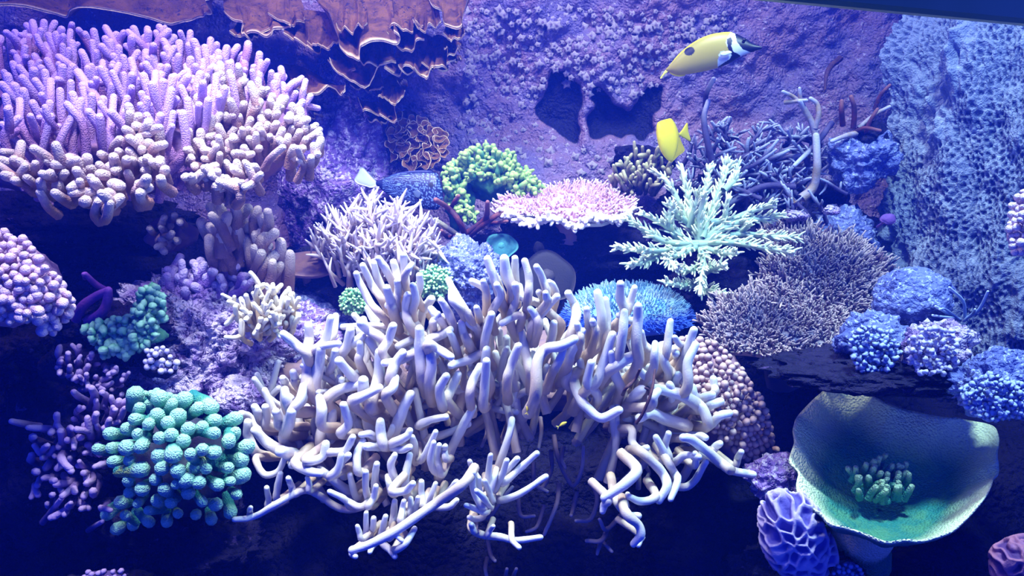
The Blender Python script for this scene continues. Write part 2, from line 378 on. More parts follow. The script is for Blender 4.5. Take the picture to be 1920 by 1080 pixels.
rock(160, 560, 1.75, 160, 60, 60, M_dark, 'dark rock in the cave under the big left coral', 22)
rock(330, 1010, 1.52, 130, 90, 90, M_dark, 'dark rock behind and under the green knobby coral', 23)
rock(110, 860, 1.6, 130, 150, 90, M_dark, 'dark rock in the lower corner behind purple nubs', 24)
rock(110, 425, 1.86, 260, 62, 60, M_dark, 'dark rock added for the shade under the front lobes of the big mauve coral', 29, amp=0.2)  # added dark rock, covers the lit wall where shade falls
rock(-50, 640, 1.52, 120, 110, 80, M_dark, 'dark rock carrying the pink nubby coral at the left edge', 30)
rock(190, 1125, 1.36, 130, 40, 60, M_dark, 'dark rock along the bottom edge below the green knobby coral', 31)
rock(1560, 395, 1.75, 16, 10, 12, M_pale, 'small white stone at the foot of the pale curved branch', 27, s=3)
rock(1490, 405, 1.78, 22, 12, 14, M_pale, 'small pink-white stone right of the mint staghorn', 28, s=3)

# ------------------------------------------------------------------ corals
def traces(ox, oy, s, items):
    out = []
    for it in items:
        r = it[0]; pts = [(ox + x / s, oy + y / s) for x, y in it[1:]]
        out.append((r / s, pts))
    return out
def tracetube(root, m, r, pts, d0, d1, seed, name='branch', taper=(1.1, 1.0, 0.8), mb=None, a0=0.0, sides=8, bow=0.02, a1=1.0):
    g = RNG(seed); n = len(pts); d = np.linspace(d0, d1, n) + g.normal(0, bow, n)
    P = W(np.array([p[0] for p in pts]), np.array([p[1] for p in pts]), d); k = (d0 + d1) / 2 / F
    own = mb is None; mb = mb or MB()
    tube(mb, P, np.array(taper) * r * k, sides, 4 * len(P) + 2, seed=seed, lump=0.10, a0=a0, a1=a1)
    if own: return mb.build(name, m, root)
def field(root, m, poly, n, gap, seed, dfun, L, r, center, wout=0.5, up=(0, 0, 1.0), jit=0.16, fork=0.25, taper=(1.15, 1.0, 0.9),
          name='branch', sides=7, lump=0.08, a0=0.0, gravity=0.0, flen=0.5):
    """fingers whose tips are spread over a region; each finger with its forks is one part"""
    g = RNG(seed); tips = darts(poly, n, gap, seed + 1); c3 = W(*[np.array(float(v)) for v in center]); out = []
    for x, y in tips:
        d = dfun(x, y) + g.normal(0, 0.012); T = W(x, y, np.array(d)); k = d / F
        dr = unit(np.array(up) * (1 - wout) + unit(T - c3) * wout + g.normal(0, jit, 3)); ln = (L(x, y) if callable(L) else L) * g.uniform(0.8, 1.2)
        rr = (r(x, y) if callable(r) else r) * k * g.uniform(0.85, 1.15)
        side = g.normal(0, 0.10, 3) * ln; mid = T - dr * ln * 0.5 + side
        bs = T - dr * ln * 0.9 - unit(T - c3) * ln * 0.15
        mb = MB(); tube(mb, [bs, mid, T - dr * rr], np.array(taper) * rr, sides, 9, seed=seed, lump=lump, a0=a0)
        while g.random() < fork:
            f = g.uniform(0.35, 0.7); s0 = mid + (T - mid) * (f - 0.3); fd = unit(dr + g.normal(0, 0.55, 3))
            tube(mb, wob(s0, fd, ln * flen * g.uniform(.7, 1.2), 2, 0.15, g), np.array(taper) * rr * 0.92, sides, 6, seed=seed, lump=lump, a0=0.4)
            if g.random() < 0.4: break
        out.append(mb.build(name, m, root))
    return out
def knobs(root, m, poly, n, gap, seed, dfun, r, center, name='knob', stretch=1.0, s=2, amp=0.18, fine=0.0, sink=0.25, stem=None):
    g = RNG(seed); c3 = W(*[np.array(float(v)) for v in center])
    for x, y in darts(poly, n, gap, seed + 1):
        d = dfun(x, y) + g.normal(0, 0.006); T = W(x, y, np.array(d)); rr = (r(x, y) if callable(r) else r) * d / F * g.uniform(0.8, 1.2); dr = unit(T - c3)
        mb = MB()
        if stem:
            sd = unit(dr + g.normal(0, 0.3, 3)); tube(mb, [T - sd * rr * stem, T - sd * rr * stem * .45, T - sd * rr * 0.2], np.array([0.7, 0.85, 1.0]) * rr, 9, 7, seed=seed, lump=0.16, a0=0.0, a1=1.0)
        else:
            N, Tq = ico(s); V = N * (1 + amp * vn(N * 1.7 + g.uniform(0, 50), seed))[:, None] * rr
            V = V + dr * (V @ dr)[:, None] * (stretch - 1); A = 0.5 + 0.5 * (N @ unit(dr + [0, 0, .3])); mb.add(V + T - dr * rr * sink, None, Tq, A)
        mb.build(name, m, root)
def bodypart(root, m, px, py, d, rx, ry, rz, seed, name='base', s=4, amp=0.2, fine=0.05):
    k = d / F; mb = MB(); blob(mb, W(px, py, np.array(d)), (rx * k, rz * k, ry * k), s, seed, amp, fine); return mb.build(name, m, root)
def base_of(px, py, d): return tuple(W(px, py, np.array(d)))
def bulge(d0, d1, cx, cy, rx, ry):             # depth of a dome: d1 at its middle, d0 at its rim
    return lambda x, y: d0 + (d1 - d0) * math.sqrt(max(0.0, 1 - min(1.0, ((x - cx) / rx) ** 2 + ((y - cy) / ry) ** 2)))

# --- the big finger coral at the upper left
M_left = mat('mauve_finger_coral', lin(164, 118, 154), lin(146, 106, 160), tip=lin(208, 178, 234), t=(0.45, 1.0), scale=30, bump=0.7, bscale=420, bkind='voronoi', rough=0.6)
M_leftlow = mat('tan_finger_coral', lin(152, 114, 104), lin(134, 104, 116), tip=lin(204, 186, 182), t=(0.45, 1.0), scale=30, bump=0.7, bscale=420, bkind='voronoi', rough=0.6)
M_leftbody = mat('mauve_coral_base', lin(140, 100, 120), lin(112, 84, 130), scale=20, bump=0.6, bscale=200)
t = thing('finger_coral', 'large mauve finger coral with pale tips filling the upper left corner', 'coral', base_of(270, 400, 1.55))
bodypart(t, M_leftbody, 230, 290, 1.60, 250, 75, 130, 41)
bodypart(t, M_leftbody, 470, 260, 1.62, 95, 70, 80, 42)
field(t, M_left, [(0, 60), (50, 28), (120, 35), (200, 42), (330, 42), (420, 72), (445, 105), (440, 140), (330, 150), (200, 140), (100, 120), (0, 130)], 120, 13, 1,
      lambda x, y: 1.68 - (y - 30) / 120 * 0.16, 0.11, 7.6, (240, 420, 1.6), 0.35, fork=0.35, flen=0.35)
field(t, M_left, [(0, 130), (100, 110), (300, 130), (440, 130), (420, 190), (340, 210), (250, 210), (120, 215), (60, 210), (0, 230)], 72, 20, 2,
      lambda x, y: 1.52 - (y - 110) / 120 * 0.13, lambda x, y: 0.17 - (y - 110) * 0.0003, 8.6, (240, 480, 1.6), 0.4, fork=0.3, flen=0.3)
field(t, M_left, [(430, 100), (455, 65), (480, 85), (500, 110), (540, 130), (590, 175), (580, 195), (500, 160), (450, 160)], 26, 15, 3,
      lambda x, y: 1.62, 0.07, 7.5, (440, 330, 1.6), 0.5, fork=0.3)
field(t, M_leftlow, [(360, 140), (450, 120), (500, 150), (540, 180), (590, 215), (602, 250), (600, 285), (560, 300), (500, 255), (470, 290), (490, 330), (455, 345), (400, 335), (350, 330), (340, 290), (345, 200)], 105, 15, 4,
      lambda x, y: 1.56 - (y - 100) / 230 * 0.18, 0.055, 8.3, (440, 330, 1.62), 0.55, fork=0.35)
field(t, M_leftlow, [(230, 195), (300, 230), (312, 330), (270, 372), (170, 380), (60, 352), (0, 340), (0, 265), (40, 290), (150, 290), (220, 265)], 74, 19, 5,
      lambda x, y: 1.40 - (y - 190) / 190 * 0.13, 0.06, 10.5, (200, 400, 1.55), 0.6, fork=0.4, up=(0, -0.6, 0.8))
field(t, M_leftlow, [(390, 310), (445, 300), (450, 345), (400, 350)], 8, 15, 6, lambda x, y: 1.38, 0.05, 10, (430, 400, 1.5), 0.6, fork=0.2)

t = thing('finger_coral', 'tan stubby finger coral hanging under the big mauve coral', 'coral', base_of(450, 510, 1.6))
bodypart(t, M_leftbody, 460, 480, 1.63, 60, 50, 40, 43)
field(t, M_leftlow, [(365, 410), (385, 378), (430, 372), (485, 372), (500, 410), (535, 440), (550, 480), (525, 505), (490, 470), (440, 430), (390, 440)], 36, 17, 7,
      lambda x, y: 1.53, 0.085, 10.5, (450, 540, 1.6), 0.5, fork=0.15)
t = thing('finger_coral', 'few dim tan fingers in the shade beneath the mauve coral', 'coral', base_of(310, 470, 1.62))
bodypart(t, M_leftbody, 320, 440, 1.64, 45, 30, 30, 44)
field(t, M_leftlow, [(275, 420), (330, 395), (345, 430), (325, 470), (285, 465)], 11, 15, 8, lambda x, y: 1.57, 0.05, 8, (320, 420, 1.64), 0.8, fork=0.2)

# --- nubby coral at the left edge
M_nub = mat('pink_nub_coral', lin(196, 160, 186), lin(170, 130, 170), tip=lin(226, 200, 216), t=(0.5, 1.0), scale=60, bump=0.6, bscale=500, bkind='voronoi')
t = thing('cauliflower_coral', 'rounded pink nubby coral at the left edge below the big mauve coral', 'coral', base_of(30, 640, 1.35))
bodypart(t, M_nub, 15, 530, 1.37, 88, 80, 70, 45, amp=0.08)
knobs(t, M_nub, [(-40, 440), (0, 432), (50, 448), (80, 490), (112, 525), (138, 560), (132, 600), (105, 625), (80, 622), (55, 600), (0, 605), (-40, 600)], 150, 11.5, 9,
      bulge(1.36, 1.27, 22, 545, 130, 120), 9.5, (22, 560, 1.40), stretch=1.3)

# --- green knobby coral, lower left
M_green = mat('green_knob_coral', lin(36, 126, 126), lin(62, 150, 126), tip=lin(156, 218, 188), t=(0.55, 1.05), scale=30, bump=1.0, bscale=420, bkind='voronoi', c3=lin(150, 176, 100), c3s=12, c3t=0.54)
M_greenbase = mat('green_coral_base', lin(40, 52, 66), lin(50, 44, 70), scale=30, bump=0.6, bscale=200)
t = thing('knobby_coral', 'turquoise green knobby coral in the lower left', 'coral', base_of(340, 1010, 1.4))
bodypart(t, M_greenbase, 335, 865, 1.43, 100, 100, 80, 46)
knobs(t, M_green, [(250, 738), (330, 735), (400, 760), (455, 790), (470, 850), (462, 895), (440, 962), (400, 985), (300, 985), (230, 1000), (175, 972), (225, 930), (245, 890), (180, 845), (190, 815), (230, 790)], 98, 23, 11,
      bulge(1.40, 1.22, 335, 865, 170, 150), lambda x, y: 14.5 if y < 900 else 12, (335, 880, 1.50), stem=4.2, name='knob')
knobs(t, M_green, [(255, 738), (300, 730), (330, 745), (270, 760)], 10, 10, 12, lambda x, y: 1.38, 8, (335, 800, 1.45), stem=3, name='knob')

# --- the big white finger coral in the middle
M_main = mat('white_finger_coral', lin(198, 172, 150), lin(204, 182, 172), tip=lin(222, 220, 226), t=(0.2, 0.9), scale=22, bump=0.35, bscale=500, rough=0.55, c3=lin(206, 160, 84), c3s=16, c3t=0.66)
M_maindim = mat('shade_toned_finger_coral', lin(150, 126, 130), lin(120, 104, 124), tip=lin(176, 160, 176), t=(0.3, 1.0), scale=22, bump=0.35, bscale=500, rough=0.6)  # dimmer copy of the white coral, the cavity's shade put into its colour
M_mainbase = mat('white_coral_base', lin(124, 98, 100), lin(104, 86, 110), scale=16, bump=0.6, bscale=120)
t = MAIN = thing('finger_coral', 'huge white finger coral spreading across the middle with drooping lower branches', 'coral', base_of(960, 800, 1.6))
Z1 = [  # crop 440,460 x3.177: radius, then the course of the branch from stem to tip
 (17,(860,400),(800,330),(740,210),(725,168)), (18,(880,330),(820,240),(765,120)), (18,(900,320),(850,190),(830,108)), (18,(960,260),(900,140),(857,78)),
 (23,(945,400),(930,330),(905,255)), (19,(990,260),(960,150),(945,100)), (19,(1030,270),(1012,130),(1006,58)), (16,(1010,200),(1035,140),(1055,112)),
 (20,(965,360),(975,270),(970,215)), (19,(1060,410),(1078,320),(1062,240)), (19,(1085,320),(1104,240),(1100,180)), (21,(1045,480),(1020,380),(1030,295)),
 (23,(1090,500),(1120,400),(1172,320)), (24,(1110,580),(1085,490),(1000,405),(918,358)), (26,(1120,780),(1105,650),(1100,500)), (22,(880,650),(918,560),(944,480)),
 (26,(875,660),(832,600),(800,562)), (28,(810,960),(858,790),(862,640)), (23,(880,560),(795,505),(748,462)), (21,(1110,640),(980,685),(892,702)),
 (20,(1222,562),(1160,592),(1088,634)), (21,(1150,590),(1210,620),(1288,664)), (21,(1140,580),(1240,530),(1284,502)), (20,(1130,540),(1060,560),(975,600)),
 (28,(440,860),(436,730),(430,640)), (23,(430,650),(360,590),(292,528)), (24,(445,650),(445,550),(440,478)), (19,(470,640),(520,602),(618,586)),
 (21,(480,650),(540,560),(572,432)), (20,(550,610),(588,520),(602,422)), (28,(480,880),(500,730),(512,620)), (23,(640,670),(670,600),(690,502)),
 (21,(680,610),(720,575),(762,540)), (19,(740,690),(750,640),(746,585)), (24,(775,850),(700,780),(622,688)), (28,(820,1010),(780,920),(766,805)),
 (25,(550,930),(620,862),(742,832)), (23,(335,1000),(300,930),(300,862)), (23,(345,990),(400,920),(410,832)), (25,(310,1130),(325,1060),(340,990)),
 (23,(525,1080),(520,980),(506,908)), (21,(665,1080),(662,1000),(655,952)), (18,(1400,430),(1320,300),(1272,205)), (18,(1500,350),(1490,260),(1412,212)),
 (18,(1455,440),(1448,400),(1440,372)), (21,(1585,320),(1545,200),(1506,82)), (24,(1655,270),(1622,170),(1606,78)), (21,(1490,620),(1500,520),(1530,412)),
 (20,(1390,580),(1362,520),(1350,462)), (20,(1500,640),(1400,680),(1290,716)), (17,(1500,300),(1490,240),(1480,215)), (20,(1300,470),(1270,400),(1230,330)),
 (20,(1250,480),(1200,420),(1170,380)), (19,(1360,400),(1300,330),(1290,270)), (20,(1450,520),(1400,460),(1390,400)), (18,(1330,640),(1300,560),(1280,520)),
 (22,(560,780),(590,700),(600,630)), (24,(930,800),(960,700),(1000,640)), (24,(700,940),(760,900),(860,850)), (22,(900,900),(940,850),(960,790)),
 (26,(1160,830),(1172,720),(1165,640)), (22,(1240,960),(1220,860),(1260,780)), (22,(1270,930),(1290,860),(1330,770)), (20,(1400,900),(1420,800),(1460,720)),
 (22,(1480,960),(1490,820),(1500,690)), (18,(1180,480),(1190,440),(1210,410)), (20,(370,830),(360,790),(348,755)), (18,(320,840),(300,810),(285,790))]
Z2 = [(21,(120,270),(72,160),(46,80)), (25,(195,270),(152,180),(146,84)), (19,(215,250),(210,150),(208,78)), (19,(285,310),(292,200),(266,94)), (19,(395,290),(372,200),(337,128)),
 (17,(452,310),(436,245),(410,218)), (19,(70,410),(122,300),(100,236)), (20,(180,450),(210,330),(210,236)), (18,(250,420),(190,432),(132,464)), (19,(310,484),(380,392),(458,304)),
 (20,(482,484),(440,430),(345,345),(255,312),(232,245)), (22,(530,570),(572,430),(560,350),(526,288)), (24,(640,655),(718,575),(726,430),(700,284)), (19,(750,580),(757,450),(748,324)),
 (23,(810,710),(848,540),(860,400)), (21,(860,410),(836,320),(836,230)), (19,(865,405),(898,325),(920,254)), (24,(940,710),(930,560),(940,440),(942,364)), (17,(945,450),(890,450),(827,417)),
 (24,(610,885),(692,812),(740,680),(790,534)), (23,(520,710),(542,640),(608,514)), (21,(570,885),(510,820),(540,760),(598,745),(596,690)), (23,(590,750),(562,800),(592,905),(642,972),(722,1030),(828,982)),
 (26,(330,890),(342,700),(392,620),(480,600),(560,560)), (20,(410,610),(432,530),(440,464)), (21,(0,600),(40,480),(70,414)), (29,(740,765),(830,700),(912,660)),
 (19,(1105,660),(1122,540),(1135,454)), (21,(1195,720),(1240,600),(1274,504)), (23,(1230,860),(1236,700),(1282,594)), (21,(1120,790),(1092,680),(1080,594)), (19,(1030,740),(1038,650),(1042,585)),
 (15,(1200,620),(1180,580),(1160,548)), (22,(1060,870),(1005,800),(960,752)), (24,(1050,855),(1150,842),(1180,774)), (27,(1310,965),(1200,890),(1050,852)), (23,(1355,1075),(1322,970),(1250,920)),
 (22,(1270,945),(1330,910),(1382,890)), (22,(1300,970),(1370,950),(1432,930)), (19,(1392,880),(1392,840),(1390,795)), (27,(1230,1075),(1120,1040),(1020,1000),(952,1028)), (28,(900,930),(935,885),(962,860)),
 (19,(1275,930),(1272,880),(1270,845)), (21,(1360,1075),(1420,1020),(1484,1000)), (22,(300,760),(270,640),(250,520)), (22,(160,820),(190,700),(230,600)), (22,(60,840),(30,720),(40,620)),
 (22,(700,900),(640,820),(660,700)), (22,(840,860),(800,760),(780,640)), (18,(600,560),(590,510),(580,470)), (18,(650,520),(640,430),(636,380)), (18,(690,520),(680,480),(670,450)),
 (22,(1010,640),(970,590),(960,520)), (20,(430,760),(470,690),(500,620)), (20,(350,480),(330,420),(300,380)), (18,(380,340),(372,310),(350,280)), (18,(400,340),(395,310),(390,285)),
 (22,(1140,960),(1150,900),(1130,830)), (22,(1010,960),(1030,900),(1060,870)), (20,(1180,690),(1170,650),(1165,640))]
Z4 = [(20,(850,255),(858,330),(900,370),(938,360)), (23,(890,372),(962,432),(1030,505),(1050,575),(1006,655)), (20,(1050,430),(1092,500),(1112,545),(1072,645)), (20,(1100,575),(1192,562),(1270,440)),
 (24,(1410,485),(1350,440),(1280,380),(1190,312),(1142,302)), (22,(1335,425),(1400,480),(1536,510)), (18,(1425,460),(1450,415),(1470,382)), (20,(1295,375),(1325,350),(1350,335)), (19,(1200,305),(1240,290),(1270,302)),
 (26,(880,480),(815,562),(700,640)), (20,(720,640),(700,680),(690,715)), (22,(752,605),(782,680),(842,740),(890,742)), (22,(820,725),(890,792),(902,850),(864,900)), (16,(902,850),(898,880),(890,908)),
 (20,(988,630),(910,660),(835,632)), (20,(1010,440),(1030,380),(990,300)), (20,(1080,440),(1150,400),(1230,410)), (20,(1060,420),(1040,350),(1060,280)), (18,(1200,460),(1215,420),(1210,390)),
 (22,(1210,420),(1260,400),(1330,430)), (16,(820,690),(815,650),(830,620))]
Z4d = [(13,(415,285),(440,420),(520,570),(572,480),(582,355)), (12,(400,375),(402,480),(352,580),(302,562)), (13,(445,560),(430,680),(362,845)), (13,(618,545),(660,640),(622,760),(540,770)), (12,(545,605),(520,720),(512,740)),
 (12,(362,680),(322,800),(262,830)), (13,(795,735),(710,820),(672,762)), (14,(720,810),(682,880),(600,882)), (12,(680,880),(742,942)), (12,(680,880),(660,955)), (12,(300,440),(310,560),(380,605)), (11,(215,640),(230,740),(305,742)),
 (14,(890,590),(892,540),(890,480),(840,430),(780,400)), (12,(0,765),(60,740),(130,640),(182,580)), (12,(40,870),(60,960),(85,995)), (12,(40,980),(30,1040),(40,1090)), (12,(140,1100),(152,1040)), (12,(180,1100),(205,1040)),
 (12,(30,180),(40,270),(10,350)), (12,(340,190),(345,270),(330,360)), (12,(470,350),(460,420),(480,470)), (12,(930,460),(950,500),(925,550))]
Z3 = [(25,(290,345),(298,220),(322,150)), (22,(322,155),(292,90),(282,35)), (22,(328,155),(370,90),(386,15)), (23,(490,345),(502,200),(482,80)), (28,(300,390),(190,335),(115,262)), (36,(360,420),(320,400),(260,380)),
 (23,(400,430),(490,412),(514,336)), (25,(340,440),(420,492),(482,500)), (25,(330,430),(335,445),(322,455)), (21,(530,385),(622,372),(664,300)), (21,(600,280),(642,220),(612,120)), (21,(535,280),(548,200),(552,155)),
 (21,(140,400),(78,300),(72,215)), (20,(170,220),(130,160),(112,130)), (20,(185,240),(178,170),(172,130)), (20,(150,260),(80,190),(35,168)), (20,(260,240),(244,190),(232,155)), (17,(130,410),(128,450),(170,510),(245,490),(285,410)),
 (17,(720,690),(600,702),(500,642),(410,598),(330,622),(220,684),(100,750),(0,762)), (18,(245,655),(244,570),(258,505)), (15,(110,745),(85,720),(90,695)), (17,(200,690),(190,640),(180,585)), (18,(340,620),(318,570),(302,530)),
 (15,(425,605),(420,560),(408,530)), (17,(660,690),(620,650),(535,605)), (17,(720,690),(640,662),(560,618)), (18,(770,690),(740,600),(737,495)), (17,(690,640),(662,570),(650,512)), (17,(750,690),(780,640),(795,575)),
 (28,(790,320),(742,150),(722,10)), (25,(860,340),(902,260),(942,150),(990,60)), (22,(842,345),(822,270),(820,212)), (22,(880,340),(960,300),(985,265)), (24,(900,340),(820,350),(740,350)), (20,(880,350),(940,370),(985,355)), (19,(860,320),(880,270),(890,240)),
 (17,(1030,235),(1110,200),(1188,186)), (20,(800,300),(760,280),(712,285)), (21,(1150,530),(1212,380),(1282,240),(1340,132)), (18,(1165,510),(1140,420),(1150,345)), (18,(1150,500),(1100,440),(1120,330)), (18,(1190,420),(1180,370),(1185,350)),
 (23,(1290,560),(1150,660),(1030,742),(900,832),(750,905),(660,935)), (15,(742,895),(740,800),(740,725)), (14,(720,870),(700,830),(690,800)), (16,(760,880),(778,800),(782,755)), (16,(830,860),(838,790),(850,745)), (18,(890,800),(896,720),(900,660)),
 (16,(935,770),(945,700),(952,660)), (16,(980,740),(990,690),(990,645)), (17,(1060,690),(1052,620),(1050,550)), (18,(1160,650),(1200,610),(1248,550)), (18,(1120,680),(1200,692),(1248,655)), (18,(900,930),(960,900),(1012,815)),
 (18,(830,880),(880,940),(900,970)), (18,(690,920),(660,950),(680,970)), (14,(960,790),(1000,760),(1040,750)), (15,(800,880),(770,920),(760,945)), (14,(870,870),(900,850),(940,880)), (15,(1000,720),(1020,690),(1030,640)), (15,(1090,700),(1100,640),(1130,560)),
 (18,(1400,700),(1345,600),(1340,500)), (18,(1400,680),(1375,600),(1372,530)), (16,(1420,600),(1430,480),(1440,400)), (18,(1420,640),(1450,560),(1472,480)), (18,(1440,620),(1500,520),(1530,430)), (16,(1400,560),(1340,480),(1322,435)),
 (16,(1420,720),(1350,700),(1302,682)), (16,(1400,740),(1350,760),(1320,750)), (16,(1440,700),(1400,640),(1360,600)), (16,(1450,660),(1430,600),(1405,545)), (18,(1330,810),(1400,850),(1500,860),(1580,880),(1720,862)), (14,(1420,850),(1440,820),(1455,800)),
 (16,(1350,830),(1335,800),(1330,790)), (15,(1560,875),(1600,920)), (18,(1460,560),(1520,500),(1590,420)), (18,(1480,650),(1600,620),(1750,520)), (17,(1480,480),(1540,300),(1560,200)), (18,(1500,560),(1600,480),(1700,390)),
 (20,(700,500),(690,400),(720,320)), (20,(620,520),(600,450),(640,400)), (20,(540,520),(580,480),(600,400)), (20,(980,640),(960,540),(985,400)), (18,(900,620),(870,560),(860,520)), (20,(920,560),(880,460),(900,400)), (22,(660,600),(560,540),(480,480)),
 (20,(800,640),(790,540),(800,450)), (20,(880,600),(960,600),(1000,560)), (20,(1020,440),(1010,340),(1000,300)), (18,(1040,430),(1080,380),(1130,270))]
def depthfor(x, y):                            # the canopy bows out towards the window, and hangs forward at its lower edge
    return 1.47 - 0.16 * math.sqrt(max(0, 1 - ((x - 930) / 560) ** 2)) - max(0, y - 760) * 0.00035
k = 0
for ox, oy, s, items in ((440, 460, 3.177, Z1), (900, 460, 3.176, Z2), (900, 720, 3.0, Z4), (440, 720, 3.0, Z3)):
    for r, pts in traces(ox, oy, s, items):
        k += 1; g = RNG(k); x, y = pts[-1]; d = depthfor(x, y) + g.normal(0, 0.018)
        x0, y0 = pts[0]; q0 = (x0 + (950 - x0) * 0.10 + g.normal(0, 8), y0 + (34 if y0 < 760 else (-30 if y0 > 860 else 0)))
        n = len(pts); dd = d + g.uniform(0.0, 0.05) * np.linspace(1, 0, n) + g.normal(0, 0.006, n)
        P = W(np.array([p[0] for p in pts]), np.array([p[1] for p in pts]), dd); P = np.vstack([W(q0[0], q0[1], np.array(dd[0] + 0.05)), P])
        mb = MB(); tube(mb, P, np.array([1.3, 1.25, 1.15, 0.95]) * r * (1.16 if y < 800 else 1.0) * d / F, 9, 4 * n + 5, seed=k, lump=0.14, a0=0.0 if y < 760 else 0.2); mb.build('branch', M_main, t)
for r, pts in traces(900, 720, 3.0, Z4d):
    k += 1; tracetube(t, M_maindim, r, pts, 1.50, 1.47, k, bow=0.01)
bodypart(t, M_mainbase, 930, 700, 1.70, 270, 70, 70, 51, s=5, amp=0.3, fine=0.1)
bodypart(t, M_mainbase, 640, 760, 1.58, 130, 95, 60, 52, s=4, amp=0.3, fine=0.08)
bodypart(t, M_mainbase, 1260, 760, 1.60, 120, 80, 60, 53, s=4, amp=0.3, fine=0.08)
field(t, M_main, [(540, 650), (620, 620), (690, 560), (800, 560), (900, 590), (960, 540), (1060, 590), (1190, 620), (1290, 660), (1340, 740), (1370, 800), (1290, 800), (1180, 760), (1050, 720), (900, 730), (800, 760), (700, 800), (580, 840), (490, 800)],
      150, 16, 61, lambda x, y: depthfor(x, y) + 0.07 + 0.05 * ((x * 7 + y * 13) % 10) / 10, 0.13, 7.4, (950, 900, 1.6), 0.4, fork=0.6, jit=0.3)
M_twig = mat('dead_twig', lin(70, 46, 62), lin(90, 60, 70), scale=60, bump=0.7, bscale=300)
t = thing('dead_branch', 'thin dark dead branch between the white coral fingers on the right side', 'coral', base_of(1200, 780, 1.33))
for i, (r, pts) in enumerate(traces(900, 460, 3.176, [(10,(850,890),(870,850),(922,800),(950,742)), (10,(930,1060),(970,1000),(1022,870),(1042,742)), (9,(1010,890),(1000,860),(985,850))])):
    tracetube(t, M_twig, r, pts, 1.30, 1.27, 900 + i)

# --- brown scroll coral along the top: thin wavy shelves with pale rims
M_scroll = mat('brown_scroll_coral', lin(134, 92, 54), lin(98, 66, 48), tip=lin(230, 206, 170), t=(0.925, 0.985), scale=26, bump=0.8, bscale=160, c3=lin(58, 40, 60), c3s=60, c3t=0.56, dist=0.007)
def shelf(root, base, rim, db, dr, seed, curl=0.03, ruf=0.035, m=M_scroll, nu=60, nv=16, th=0.004, name='plate'):
    """a thin shelf from its line of attachment (base) out to its wavy rim"""
    B = smooth(W(np.array([p[0] for p in base]), np.array([p[1] for p in base]), np.full(len(base), db)), nu)
    R = smooth(W(np.array([p[0] for p in rim]), np.array([p[1] for p in rim]), np.full(len(rim), dr)), nu)
    v = np.linspace(0, 1, nv); u = np.linspace(0, 1, nu); P = B[None] * (1 - v)[:, None, None] + R[None] * v[:, None, None]
    Pf = P.reshape(-1, 3); vv = np.repeat(v, nu); q = ruf * vv * fbm(np.stack([np.tile(u, nv) * 7 + seed, vv * 1.3, 0 * vv], 1), 2, seed) + 0.007 * fbm(Pf * 22, 3, seed)
    Pf = Pf + FW * (-q + curl * vv * (1 - vv) * 2)[:, None] + np.array([0, 0, 1.0]) * (curl * vv ** 3)[:, None] * 0.4
    off = (FW * 0.6 + np.array([0, 0, -0.8])) * th; n = len(Pf); Q = grid(nu, nv)
    bd = np.concatenate([np.arange(nu), np.arange(1, nv) * nu + nu - 1, (nv - 1) * nu + np.arange(nu - 2, -1, -1), np.arange(nv - 2, 0, -1) * nu])
    j = np.roll(bd, -1)
    mb = MB(); mb.add(np.vstack([Pf, Pf + off]), np.vstack([Q, Q[:, ::-1] + n, np.stack([bd, j, j + n, bd + n], 1)]), None, np.concatenate([vv, vv])); return mb.build(name, m, root)
t = thing('scroll_coral', 'brown scroll coral in wavy pale-edged shelves hanging along the top', 'coral', base_of(640, 60, 2.12))
z2 = lambda pts: [(380 + a / 3.177, b / 3.177) for a, b in pts]
